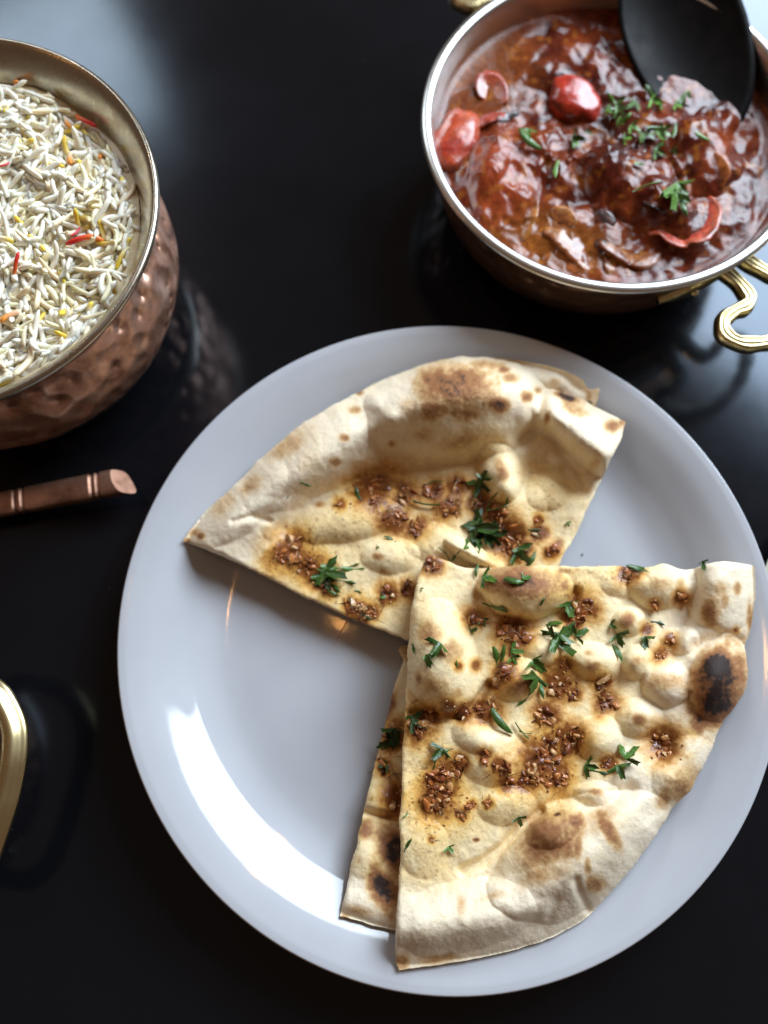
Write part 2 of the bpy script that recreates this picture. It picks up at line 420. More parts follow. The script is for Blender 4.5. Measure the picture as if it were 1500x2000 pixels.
        first = [r[0] if r else -1 for r in res[3]]; back = {f: i for i, f in enumerate(first) if f >= 0}
        z = self.z(Q[:, 0], Q[:, 1]); top = unproj(Q[:, 0], Q[:, 1], z)
        pz = plate_z(top[:, 0], top[:, 1]) + 0.0022
        lift = np.maximum(0, pz - z); z = z + lift; top = unproj(Q[:, 0], Q[:, 1], z)
        col, oil = self.colour(Q[:, 0], Q[:, 1], z)
        # side wall: rim ring (own vertices), middle, bottom
        ring = [back[i] for i in range(nb)]
        R0 = top[ring]; cen = R0.mean(0)
        zb = np.maximum(self.zbot(Q[ring, 0], Q[ring, 1]), 0.0)
        ib = R0.copy(); iscr = np.arange(nb) < self.ncr
        d = cen[:2] - R0[:, :2]; d /= np.linalg.norm(d, axis=1)[:, None]
        ins_b = np.where(iscr, 0.0030, 0.0008); jn = fbm(Q[ring, 0], Q[ring, 1], 6, self.seed + 7, 2)
        mid = R0.copy(); mid[:, :2] += d * (0.0002 + 0.0006 * jn)[:, None] * 1.0
        ib[:, :2] += d * (ins_b + 0.0004 * jn)[:, None]
        ib[:, 2] = np.minimum(np.maximum(zb, plate_z(ib[:, 0], ib[:, 1]) + 0.0004), R0[:, 2] - 0.0008)
        mid[:, 2] = R0[:, 2] * 0.5 + ib[:, 2] * 0.5
        n0 = len(top); V = np.r_[top, R0, mid, ib]
        Fc = list(tris)
        # orientation: pixel v points down, so flip triangles to face up
        a, b_, c_ = (top[list(tris[0])][k] for k in range(3))
        if np.cross(b_ - a, c_ - a)[2] < 0: Fc = [t[::-1] for t in tris]
        ar = 0.5 * np.sum(R0[:, 0] * np.roll(R0[:, 1], -1) - np.roll(R0[:, 0], -1) * R0[:, 1])
        for i in range(nb):
            k = (i + 1) % nb
            for lev in range(2):
                q = (n0 + lev * nb + i, n0 + (lev + 1) * nb + i, n0 + (lev + 1) * nb + k, n0 + lev * nb + k)
                Fc.append(q if ar > 0 else q[::-1])
        bot = tuple(n0 + 2 * nb + i for i in range(nb)); Fc.append(bot[::-1] if ar > 0 else bot)
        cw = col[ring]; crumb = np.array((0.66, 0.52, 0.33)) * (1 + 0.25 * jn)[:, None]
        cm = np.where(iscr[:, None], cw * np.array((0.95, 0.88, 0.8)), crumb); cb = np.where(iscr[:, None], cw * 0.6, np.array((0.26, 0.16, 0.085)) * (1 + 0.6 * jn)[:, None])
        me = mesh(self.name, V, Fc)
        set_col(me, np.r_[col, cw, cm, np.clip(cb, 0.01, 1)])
        oo = np.r_[oil, oil[ring] * 0.5, oil[ring] * 0, oil[ring] * 0]; set_col(me, np.stack([oo, oo, oo], -1), 'Oil')
        root = empty('naan_wedge', tuple(np.r_[cen[:2], ib[:, 2].min()])); tag(root, label, 'naan', 'naan wedges stacked on the white plate')
        self.root = root; link('bread', me, root, M_naan)
        return root
    def zs(self, u, v):
        u, v = np.atleast_1d(np.asarray(u, float)), np.atleast_1d(np.asarray(v, float))
        z = self.z(u, v); p = unproj(u, v, z)
        return np.maximum(z, plate_z(p[:, 0], p[:, 1]) + 0.0022)

# --- lower wedge under the upper left one
clD = []
D = Slice('bread', [(520, 905), (640, 800), (800, 722), (930, 702), (985, 700), (1050, 711), (1100, 724), (1138, 741)],
          [(1138, 741), (1150, 760), (1171, 759), (1160, 800), (1100, 960), (1020, 1150), (860, 1150), (700, 1040), (520, 905)], 4.0, 301,
          [(560, 900, .0105), (1140, 760, .0150), (950, 1150, .0056)], 3.4, [(1060, 735, 60, 30, 10, 1.5, 1)], [], [(1085, 745, 16, 8, 10, .35), (1010, 706, 30, 7, 5, .35), (1150, 775, 8, 14, 0, .3)], clD, 50, 1.6, 0.05)
D.build('pale naan wedge peeking out beneath the wedge with the browned bubble')

# --- lower wedge under the lower right one
clC = [(770, 1440, 26, 7), (752, 1500, 14, 3), (775, 1560, 22, 5)]
Cs = Slice('bread', [(664, 1789), (720, 1804), (775, 1818), (900, 1838), (1040, 1815), (1180, 1730)],
           [(1180, 1730), (1150, 1500), (1050, 1330), (800, 1262), (787, 1290), (772, 1340), (755, 1405), (735, 1482), (716, 1560), (700, 1632), (682, 1710), (664, 1789)], 3.2, 401,
           [(664, 1789, .0135), (1180, 1730, .0135), (800, 1270, .0056)], 4.2, [(715, 1660, 40, 60, 10, 1.6, 1), (740, 1560, 40, 40, 0, 1.5, 1)], [([(715, 1585), (740, 1592), (780, 1605)], 7, 1.8)],
           [(746, 1735, 28, 60, -18, 1.02), (775, 1665, 45, 62, 0, .95), (772, 1555, 38, 58, 0, .95), (714, 1622, 18, 26, 20, .65), (760, 1385, 14, 40, 10, .6), (700, 1680, 8, 14, 0, .35), (672, 1790, 14, 8, 0, .4), (705, 1780, 40, 14, 10, .3), (725, 1560, 8, 10, 0, .4)], clC, 70, 0.8, 0.05)
Cs.build('naan wedge with dark scorched patches lying half hidden under the charred wedge')

# --- upper left wedge
clA = [(562, 1082, 34, 12), (606, 1112, 26, 8), (575, 1060, 18, 4), (700, 1190, 20, 8), (690, 1182, 15, 4), (735, 958, 34, 12), (790, 968, 28, 9), (772, 1012, 26, 9), (815, 1030, 20, 7), (850, 962, 22, 7), (875, 990, 24, 8), (893, 950, 20, 6), (935, 985, 22, 7), (968, 1005, 22, 7),
       (990, 1050, 34, 12), (1015, 1075, 24, 6), (1052, 1042, 16, 4), (758, 1158, 18, 6), (800, 1150, 16, 5), (720, 1195, 18, 5), (640, 1150, 16, 4), (1052, 1015, 10, 2), (665, 985, 10, 2), (1075, 1080, 14, 4), (620, 1140, 14, 3)]
A = Slice('bread', [(357, 1056), (398, 1003), (468, 937), (522, 884), (600, 822), (700, 766), (790, 726), (870, 701), (935, 697), (1000, 706), (1050, 730), (1084, 759), (1125, 775), (1172, 800), (1222, 824)],
          [(1222, 824), (1210, 862), (1192, 900), (1162, 962), (1130, 1032), (1098, 1092), (1030, 1220), (960, 1330), (800, 1253), (740, 1229), (650, 1192), (560, 1147), (450, 1092), (357, 1056)], 2.4, 101,
          [(357, 1056, .0125), (1222, 824, .0175), (960, 1330, .0135)], 4.6,
          [(893, 790, 180, 118, -14, 13.5, 1.05), (640, 880, 190, 80, -33, 5.0, 1.0), (470, 985, 120, 52, -43, 2.5, 1.0), (977, 925, 44, 62, -22, 7.0, 1.0), (1010, 990, 60, 60, 0, 3.2, 1), (1068, 960, 46, 40, 0, 2.6, 1),
           (1140, 850, 112, 46, 47, 7.5, 0.8), (1075, 800, 44, 36, 60, 3.0, 1), (680, 1010, 110, 52, -10, 3.0, 1), (760, 1085, 60, 36, 0, 2.0, 1), (925, 1083, 66, 20, 27, 5.5, .8), (850, 1060, 60, 40, 10, 1.6, 1), (560, 1010, 60, 36, -40, 1.2, 1), (1100, 900, 34, 22, 30, 1.8, 1)],
          [([(560, 1030), (600, 985), (650, 960), (700, 938), (790, 930), (880, 925), (950, 893)], 26, 3.0), ([(1020, 860), (1052, 845), (1078, 860), (1105, 905), (1130, 955)], 16, 3.6), ([(1062, 770), (1056, 800), (1030, 845)], 12, 3.0), ([(455, 1018), (490, 1008), (525, 1018)], 6, .9)],
          [(885, 752, 76, 46, 10, .80), (868, 735, 40, 26, 0, .30), (972, 792, 22, 18, 0, .70), (850, 800, 30, 26, 0, .62), (905, 808, 36, 20, 20, .52), (1000, 738, 20, 12, 0, .40), (1030, 774, 14, 12, 0, .68), (1050, 762, 10, 10, 0, .5), (905, 728, 12, 10, 0, .6), (940, 712, 50, 12, 0, .40), (985, 722, 14, 9, 0, .5),
           (900, 860, 50, 26, -10, .34), (830, 850, 30, 20, 0, .25), (702, 767, 10, 7, 0, .42), (694, 801, 14, 10, 0, .44), (673, 855, 12, 9, 0, .5), (766, 867, 11, 9, 0, .6), (655, 902, 14, 10, 0, .35), (489, 950, 34, 22, -40, .32), (392, 1047, 9, 8, 0, .62), (380, 1040, 16, 12, 0, .3), (624, 985, 12, 8, 0, .45), (669, 988, 10, 9, 0, .62), (739, 1087, 15, 9, 0, .52), (749, 1115, 10, 7, 0, .5),
           (979, 922, 14, 30, -15, .60), (1197, 832, 20, 16, 0, .52), (1122, 800, 30, 14, 25, .42), (1068, 818, 9, 18, 10, .68), (1108, 776, 26, 8, 20, 1.05), (1215, 826, 12, 10, 0, .5), (1160, 905, 30, 16, -60, .25), (1086, 1072, 16, 28, 20, .7), (560, 870, 60, 20, -40, .22), (440, 985, 40, 20, -45, .26), (1075, 960, 18, 14, 0, .24), (365, 1055, 10, 6, 0, .55), (800, 800, 26, 40, 0, .22)],
          clA, 118, 4.8, 0.13)
A.build('floury naan wedge with one big browned bubble on its crust')

# --- lower right wedge
clB = [(846, 1102, 18, 6), (925, 1208, 18, 4), (1005, 1240, 30, 8), (985, 1232, 18, 4), (1142, 1188, 24, 8), (1120, 1212, 20, 5), (1228, 1120, 20, 5), (1280, 1180, 9, 2), (1330, 1166, 14, 3), (1292, 1278, 14, 3), (1182, 1370, 22, 7), (1175, 1335, 18, 5), (1090, 1338, 28, 8), (1120, 1355, 16, 4), (1068, 1398, 24, 8),
       (1058, 1495, 44, 20), (1035, 1520, 26, 9), (1085, 1520, 26, 8), (1108, 1445, 30, 10), (1075, 1455, 22, 6), (985, 1312, 20, 6), (965, 1340, 12, 3), (950, 1385, 24, 7), (905, 1392, 18, 4), (815, 1425, 26, 8), (835, 1400, 20, 5), (858, 1560, 38, 18), (870, 1505, 26, 8), (895, 1490, 16, 4), (840, 1520, 14, 4), (978, 1500, 18, 5), (990, 1528, 16, 4), (945, 1475, 12, 3),
       (1295, 1455, 30, 13), (1190, 1490, 14, 3), (900, 1590, 14, 3), (955, 1568, 9, 2), (920, 1570, 9, 2), (843, 1640, 6, 1), (1310, 1250, 12, 2), (895, 1300, 8, 1), (930, 1300, 9, 2), (1265, 1230, 10, 2), (1438, 1231, 5, 1), (1100, 1300, 16, 4), (875, 1383, 14, 3)]
B = Slice('bread', [(1475, 1107), (1473, 1180), (1463, 1238), (1454, 1262), (1461, 1310), (1454, 1352), (1430, 1386), (1405, 1422), (1392, 1458), (1375, 1492), (1346, 1545), (1312, 1580), (1286, 1622), (1260, 1660), (1230, 1700), (1190, 1745), (1150, 1788), (1100, 1820), (1040, 1845), (960, 1866), (880, 1881), (780, 1895)],
          [(780, 1895), (772, 1860), (777, 1750), (783, 1650), (780, 1600), (785, 1540), (786, 1480), (790, 1400), (795, 1330), (798, 1250), (805, 1180), (816, 1130), (838, 1084), (868, 1094), (905, 1109), (960, 1108), (1040, 1104), (1110, 1107), (1200, 1105), (1260, 1108), (1300, 1102), (1342, 1112), (1400, 1097), (1440, 1098), (1475, 1107)], 2.4, 201,
          [(838, 1084, .0225), (1475, 1107, .0185), (780, 1895, .0185)], 4.8,
          [(1025, 1152, 96, 58, 6, 9.0, .85), (862, 1290, 72, 118, -8, 8.0, .85), (1008, 1328, 52, 46, 0, 4.0, 1), (1243, 1295, 32, 34, 0, 4.2, 1), (1302, 1335, 52, 48, 0, 4.5, 1), (1227, 1212, 34, 30, 0, 3.2, 1), (1160, 1292, 58, 40, 20, 3.6, 1), (1247, 1402, 48, 40, 0, 3.4, 1), (1168, 1442, 50, 48, 0, 3.6, 1),
           (1295, 1140, 70, 52, 0, 4.5, .9), (1408, 1150, 84, 84, 0, 4.0, 1), (1408, 1325, 62, 88, 8, 6.5, .9), (1330, 1250, 40, 30, 0, 2.5, 1), (1130, 1668, 190, 108, -27, 6.5, .9), (1085, 1610, 70, 44, -30, 2.2, 1), (960, 1480, 70, 60, 0, 2.4, 1), (990, 1575, 60, 40, 0, 2.0, 1), (900, 1790, 150, 74, -12, 3.0, 1), (1340, 1510, 60, 80, 35, 2.5, 1), (1165, 1550, 46, 26, 0, 2.2, 1), (830, 1660, 50, 60, 0, 1.5, 1), (1060, 1270, 40, 34, 0, 2.0, 1), (930, 1440, 50, 34, 20, 2.0, 1), (1220, 1140, 50, 30, 0, 1.6, 1)],
          [([(905, 1700), (945, 1682), (985, 1652), (1020, 1615), (1055, 1588)], 9, 3.4), ([(1055, 1588), (1100, 1568), (1160, 1572), (1230, 1545)], 18, 2.0), ([(805, 1395), (850, 1402), (895, 1398), (930, 1375), (955, 1340)], 9, 4.2), ([(935, 1165), (965, 1205), (1040, 1218), (1100, 1200), (1122, 1160)], 11, 3.6), ([(1345, 1105), (1350, 1150), (1335, 1200), (1310, 1260)], 20, 3.0), ([(1295, 1455), (1300, 1460)], 34, 3.2), ([(1360, 1260), (1400, 1250), (1450, 1255)], 16, 2.2), ([(1150, 1780), (1130, 1740), (1125, 1720)], 8, 1.2), ([(1085, 1760), (1075, 1790)], 10, .8)],
          [(1030, 1140, 84, 40, 6, .78), (1012, 1128, 44, 18, 5, .32), (838, 1238, 26, 26, 0, .52), (882, 1275, 32, 26, 0, .50), (850, 1338, 44, 26, 0, .42), (892, 1350, 16, 14, 0, .4), (818, 1328, 10, 24, 0, .62), (1014, 1335, 36, 26, 0, .60), (1227, 1210, 20, 20, 0, .66), (1160, 1302, 24, 15, 0, .62), (1150, 1275, 16, 10, 0, .34), (1245, 1290, 20, 16, 0, .56), (1300, 1330, 42, 24, 0, .36), (1247, 1405, 18, 16, 0, .66), (1228, 1395, 16, 12, 0, .3),
           (1388, 1195, 20, 34, 0, .56), (1405, 1150, 18, 16, 0, .36), (1440, 1150, 8, 14, 0, .45), (1464, 1200, 7, 30, 0, .5), (1415, 1170, 10, 20, 0, .4), (1408, 1302, 46, 40, 20, 1.15), (1402, 1358, 36, 54, 20, .95), (1406, 1330, 40, 46, 15, 1.0), (1402, 1335, 62, 96, 14, .82), (1368, 1405, 24, 40, 20, .70), (1335, 1535, 34, 52, 30, .46), (1300, 1560, 20, 30, 30, .4), (1400, 1400, 20, 20, 0, .6),
           (1072, 1640, 64, 52, -32, .64), (1040, 1680, 50, 26, -30, .40), (1125, 1605, 20, 22, 0, .66), (1128, 1650, 12, 34, 0, .48), (1190, 1622, 15, 50, -28, .56), (1165, 1547, 18, 10, 0, .56), (1163, 1727, 24, 18, -20, .62), (1060, 1705, 64, 26, -12, .36), (1148, 1692, 9, 20, 0, .42), (900, 1765, 12, 26, 0, .26), (1088, 1591, 9, 5, -15, 1.1), (1170, 1600, 60, 40, 0, .2), (785, 1880, 16, 20, 0, .42), (860, 1872, 50, 12, -8, .3), (1330, 1150, 10, 30, 0, .3), (1195, 1155, 30, 14, 0, .3), (1100, 1115, 40, 8, 0, .4), (1030, 1255, 20, 10, 0, .3), (1150, 1440, 22, 24, 0, .3), (960, 1750, 30, 10, -15, .2), (1290, 1140, 24, 16, 0, .24), (930, 1640, 8, 5, 0, .9)],
          clB, 130, 2.8, 0.08)
B.build('garlic naan wedge with a black charred blister on its crust')

# --- fried garlic bits
def chunk(seed, flat, bevel=True):
    r = random.Random(seed); bm = bmesh.new()
    for _ in range(13):
        d = Vector((r.gauss(0, 1), r.gauss(0, 1), r.gauss(0, 1))).normalized()
        bm.verts.new((d.x * r.uniform(.75, 1.1), d.y * r.uniform(.55, .85), d.z * flat))
    g = bmesh.ops.convex_hull(bm, input=bm.verts)
    loose = [v for v in bm.verts if not v.link_faces]; bmesh.ops.delete(bm, geom=loose, context='VERTS')
    if bevel: bmesh.ops.bevel(bm, geom=list(bm.edges), offset=.10, segments=1, affect='EDGES')
    me = bpy.data.meshes.new('garlic_bit'); bm.to_mesh(me); bm.free(); return me
GC = [(0.34, 0.11, 0.030), (0.44, 0.17, 0.05), (0.22, 0.06, 0.018), (0.54, 0.26, 0.09), (0.48, 0.18, 0.05), (0.52, 0.29, 0.12), (0.38, 0.12, 0.03), (0.15, 0.04, 0.014)]
GM = []
for i in range(24):
    me = chunk(900 + i, random.choice((.22, .35, .5, .65))); base = np.array(GC[i % 8])
    rr = np.random.default_rng(i); n = len(me.vertices)
    set_col(me, np.clip(1.0 * base * (0.65 + 0.7 * rr.random(n))[:, None], 0, 1)); me.materials.append(M_garlic); me.polygons.foreach_set('use_smooth', [True] * len(me.polygons))
    GM.append(me)
def scatter_garlic(S):
    r = random.Random(S.seed); cnt = 0
    for (cx, cy, rad, n) in S.clumps:
        for k in range(int(round(n * 1.25))):
            a, q = r.uniform(0, 2 * math.pi), rad * math.sqrt(r.random()) * 0.85
            u, v = cx + q * math.cos(a), cy + q * math.sin(a) * 0.85
            if min(segdist(np.array([u]), np.array([v]), S.ct[::3])[0], 99) < 6 or cnt >= 295: continue
            z = float(S.zs(u, v)[0]); sz = r.uniform(5.5, 15.0) * 0.000195
            if r.random() < .2: sz *= 1.35
            p = unproj(u, v, z - sz * 0.05)
            o = bpy.data.objects.new('garlic_bit', r.choice(GM)); COL.objects.link(o)
            o.parent = S.root; o.location = Vector(p) - S.root.location
            o.rotation_euler = (r.gauss(0, .5), r.gauss(0, .5), r.uniform(0, 6.28)); o.scale = (sz * r.uniform(.8, 1.25), sz * r.uniform(.75, 1.2), sz * r.uniform(.7, 1.2)); cnt += 1
    # fine crumbs of garlic between the bits, far too many to pick apart
    VV, FF, CC, off = [], [], [], 0; hulls = [([tuple(q.co) for q in m_.vertices], [tuple(q.vertices) for q in m_.polygons]) for m_ in (chunk(3000 + q, .6, False) for q in range(6))]
    q_ = [(cx + rad * abs(r.gauss(0, .72)) * math.cos(a), cy + rad * abs(r.gauss(0, .72)) * math.sin(a)) for (cx, cy, rad, n) in S.clumps for a in (r.uniform(0, 6.283) for _ in range(int(n * 1.4)))]
    uu, vv = np.array(q_).T; ok = np.minimum(segdist(uu, vv, S.ct[::3]), segdist(uu, vv, S.cr[::3])) > 5
    uu, vv = uu[ok], vv[ok]; zz = S.zs(uu, vv)
    for u, v, z0 in zip(uu, vv, zz):
        sz = r.uniform(1.2, 4.2) * .000195; p = unproj(u, v, z0 + sz * .2); hv, hf = r.choice(hulls); a = r.uniform(0, 6.283)
        ca, sa = math.cos(a), math.sin(a); c = np.array(r.choice(GC)) * r.uniform(.6, 1.3)
        for (x, y, z) in hv: VV.append((p[0] + sz * (x * ca - y * sa), p[1] + sz * (x * sa + y * ca), p[2] + sz * z)); CC.append(c)
        FF += [tuple(i + off for i in f) for f in hf]; off += len(hv)
    me = mesh('garlic_crumble', VV, FF); set_col(me, np.clip(np.array(CC), 0, 1)); tag(link('garlic_crumble', me, S.root, M_garlic), kind='stuff')
for S in (A, B, Cs): scatter_garlic(S)

# --- coriander leaves
def leaf(S, u, v, size, ang, kind='fan', shade=1.0, lift=1.45, zf=None, parent=None, nm='coriander_leaf', seed=None):
    """a lobed leaflet laid over the surface below it; kind fan / strip / frond / stem"""
    seed = int(u * 7 + v * 13) if seed is None else seed; r = random.Random(seed)
    a0 = math.radians(ang); pts, rows = [], []; size = size * 1.2
    zf = zf or S.zs
    if kind in ('strip', 'stem'):
        n = 7; w0 = size * (0.20 if kind == 'strip' else 0.055); bend = r.uniform(-.5, .5)
        for i in range(n):
            t = i / (n - 1); s = (t - .5) * 2 * size * .8
            w = w0 * (math.sin(math.pi * min(1, .12 + .88 * t)) ** .6 if kind == 'strip' else 1) * r.uniform(.8, 1.2)
            off = bend * size * .35 * (t - .5) ** 2 * 4
            for sd, hh in ((-1, 0.2), (0, 0.9), (1, 0.2)):
                pts.append((s, off + sd * w, hh + (1.2 * math.sin(3 * t + seed) if kind == 'strip' else .5)))
        fc = []
        for i in range(n - 1):
            for k in range(2):
                fc.append((i * 3 + k, i * 3 + k + 1, (i + 1) * 3 + k + 1, (i + 1) * 3 + k))
    else:
        m = 19; rings = 3; spread = math.radians(78 if kind == 'fan' else 60); lobes = r.choice((2.5, 3, 3.5)); ph = r.uniform(-.3, .3)
        pts.append((-size * .55, 0, 0.3)); fc = []
        for q in range(1, rings + 1):
            for i in range(m):
                t = i / (m - 1) * 2 - 1; th = t * spread
                rad = 0.70 + 0.30 * math.cos(lobes * (th * 1.6 + ph)) - (0.17 if i % 2 else 0.0) * (q == rings) + r.uniform(-.05, .05)
                rr_ = size * 1.25 * rad * (q / rings) * (1 - 0.22 * t * t)
                hh = 0.3 + (q / rings) * (0.9 + 1.5 * math.sin(3.2 * t + seed) * (q / rings)) + 0.55 * (i % 2) * (q / rings)
                pts.append((-size * .55 + rr_ * math.cos(th), rr_ * math.sin(th), hh))
        for i in range(m - 1): fc.append((0, 1 + i, 2 + i))
        for q in range(rings - 1):
            for i in range(m - 1):
                b0 = 1 + q * m + i; fc.append((b0, b0 + m, b0 + m + 1, b0 + 1))
    P = np.array(pts); du = P[:, 0] * math.cos(a0) - P[:, 1] * math.sin(a0); dv = P[:, 0] * math.sin(a0) + P[:, 1] * math.cos(a0)
    U, V_ = u + du, v + dv
    zc = zf(np.array([u]), np.array([v]))[0]; z = np.maximum(zf(U, V_), zc - .0012) + 0.00045 + 0.00075 * lift * P[:, 2] * size / 28.0
    W = unproj(U, V_, z); me = mesh(nm, W, fc)
    rr2 = np.random.default_rng(seed); base = np.array((0.065, 0.140, 0.022)) * shade * r.uniform(.65, 1.2)
    c = base * (0.7 + 0.6 * rr2.random(len(W)))[:, None]
    if kind == 'stem': c = c * np.array((1.6, 1.3, 1.2))
    set_col(me, c)
    par = parent or S.root
    return link(nm, me, par, M_leaf)
for a in [(850, 1268, 26, 130, 'fan'), (838, 1290, 20, 60, 'fan'), (808, 1268, 12, 80, 'strip'), (955, 1130, 22, 20, 'fan'), (1005, 1135, 22, 10, 'strip'), (1028, 1128, 14, -10, 'fan'), (930, 1115, 14, 100, 'strip'), (965, 1186, 26, 20, 'stem'), (980, 1190, 16, 20, 'strip'),
          (1112, 1190, 24, 75, 'fan', .85), (1105, 1240, 40, -40, 'fan', .8), (1085, 1255, 32, 110, 'fan', .9), (1135, 1235, 22, -30, 'fan', .8), (1080, 1217, 18, 170, 'strip', 1.2), (1212, 1250, 22, 60, 'fan'), (1208, 1275, 22, 60, 'strip', .8), (1198, 1222, 12, 20, 'fan'), (1262, 1255, 20, 80, 'fan'), (1286, 1216, 15, 15, 'strip', .35), (1375, 1104, 14, 60, 'fan'), (1250, 1111, 24, 15, 'strip', 1.1), (1238, 1108, 18, 200, 'strip', .7),
          (1052, 1300, 26, 50, 'fan', 1.15), (1042, 1335, 26, 120, 'fan', 1.0), (1030, 1362, 26, 130, 'strip', 1.2), (1058, 1350, 18, 80, 'strip'), (970, 1285, 24, 85, 'strip', 1.3), (982, 1278, 20, 100, 'strip', 1.2), (1010, 1272, 20, 0, 'fan', .9), (1005, 1290, 14, 60, 'fan'), (978, 1412, 34, 50, 'strip'), (1018, 1428, 22, 50, 'stem'), (1026, 1432, 14, 10, 'stem'), (855, 1472, 24, 130, 'fan', .6), (868, 1468, 20, -20, 'strip', .8), (850, 1485, 20, 100, 'strip', .6), (818, 1412, 24, 20, 'fan', .6), (805, 1405, 14, 90, 'fan', .7),
          (1232, 1470, 26, -50, 'fan', 1.25), (1212, 1508, 24, 70, 'fan', 1.25), (1155, 1500, 22, 20, 'fan', .85), (1170, 1508, 20, 15, 'strip', .6), (1016, 1605, 15, 70, 'fan'), (880, 1660, 13, 60, 'fan', 1.4), (796, 1650, 16, -60, 'strip'), (793, 1592, 8, -50, 'strip'), (945, 1216, 12, 60, 'fan', .9), (925, 1230, 12, -30, 'fan', 1.1), (892, 1297, 8, 80, 'strip', 1.2), (1060, 1175, 10, -60, 'strip', .7), (824, 1150, 5, 0, 'fan', 1.3), (1045, 1320, 14, 60, 'strip', .8)]:
    leaf(B, *a)
for a in [(640, 1122, 34, -10, 'strip', .9), (665, 1110, 40, -5, 'strip', 1.0), (690, 1112, 24, 0, 'strip', 1.1), (640, 1138, 34, 30, 'strip', .85), (668, 1135, 30, 10, 'strip', .9), (628, 1130, 26, 120, 'fan', .7), (655, 1120, 34, 10, 'fan', .8), (650, 1158, 14, 30, 'strip', .8), (945, 1035, 42, 10, 'fan', .55), (925, 1030, 34, 170, 'fan', .6), (955, 1048, 30, 60, 'fan', .5), (975, 1040, 26, -20, 'fan', .5), (915, 1045, 24, 100, 'strip', .9),
          (938, 938, 26, 110, 'strip', .7), (932, 955, 24, 120, 'fan', .7), (946, 928, 16, -70, 'fan', .8), (698, 965, 16, 70, 'strip', .5), (598, 947, 12, 20, 'strip', 1.0), (563, 970, 4, -60, 'strip'), (958, 978, 22, -60, 'stem', .7), (975, 992, 22, -20, 'stem', .9), (990, 980, 10, -80, 'strip', 1.1), (848, 940, 16, -10, 'stem', .6), (832, 985, 28, 8, 'stem', .4), (1022, 1085, 28, 40, 'fan', .8), (1040, 1092, 18, -60, 'strip', .7), (1010, 1075, 14, 160, 'fan', .9), (760, 1050, 10, 20, 'strip', .7), (738, 1068, 5, 0, 'fan'), (1110, 1024, 8, 60, 'fan', 1.1), (1045, 1036, 14, 0, 'strip', .6), (870, 1080, 18, 50, 'stem', .9), (890, 1085, 14, -50, 'strip', 1.0), (912, 1068, 8, 20, 'fan', 1.4), (748, 1165, 9, 0, 'fan', 1.1), (700, 1155, 8, 20, 'strip', .6), (715, 1205, 16, 30, 'strip', .5)]:
    leaf(A, *a)
for a in [(768, 1440, 28, 100, 'fan', .5), (752, 1452, 24, 170, 'fan', .6), (748, 1496, 14, 160, 'fan', .7)]:
    leaf(Cs, *a)

# ------------------------------------------------------------------ handi pot of rice
HC = (-0.1655, 0.1793)
def dents(t, z, r):
    if r < .05: return 0
    return 0.0011 * (float(vnoise(t * 9.0, z * 190, 71)) - .5) * math.sin(min(1, max(0, z / .06)) * math.pi)
pot = empty('rice_pot', (HC[0], HC[1], 0)); tag(pot, 'hammered copper handi pot filled with saffron rice', 'pot')
po = catmull([(0.0, 0), (.046, 0), (.055, .003), (.0645, .012), (.0725, .024), (.0772, .036), (.0778, .046), (.0752, .056), (.0728, .0625), (.0727, .0655), (.0745, .0690), (.0785, .0745), (.0806, .0775)], 6)
link('copper_body', lathe('copper_body', po, HC, 168, dent=dents), pot, M_copper)
pi_ = catmull([(.0806, .0775), (.0817, .0787), (.0819, .0800), (.0811, .0810), (.0797, .0808), (.0770, .0782), (.0735, .0730), (.0712, .0680), (.0706, .0650), (.0712, .060), (.074, .050), (.074, .03), (.06, .012), (0, .008)], 6)
link('tin_lip', lathe('tin_lip', pi_, HC, 168), pot, M_tin_warm)
# a stray rice crumb stuck to the pot
# rice: mound
rice = empty('rice_serving', (HC[0], HC[1], .05)); tag(rice, 'white basmati rice with yellow and orange saffron grains in the copper pot', 'rice')
def mound(x, y):
    r = np.hypot(x - HC[0], y - HC[1])
    return 0.0676 + 0.0030 * (1 - (r / .071) ** 2) + 0.0046 * fbm(x * 1000, y * 1000, 24, 505, 3)
gr, gt = np.linspace(0, .0712, 22), np.linspace(0, 2 * math.pi, 60, endpoint=False)
V, Fc = [], []
for r in gr:
    for t in gt:
        x, y = HC[0] + r * math.cos(t), HC[1] + r * math.sin(t)
        V.append((x, y, float(mound(x, y)) - .0003))
for i in range(len(gr) - 1):
    for j in range(60):
        k = (j + 1) % 60; Fc.append((i * 60 + j, (i + 1) * 60 + j, (i + 1) * 60 + k, i * 60 + k))
me = mesh('rice_bed', V, Fc); set_col(me, np.tile((0.86, 0.73, 0.50), (len(V), 1)))
link('rice_bed', me, rice, M_rice)
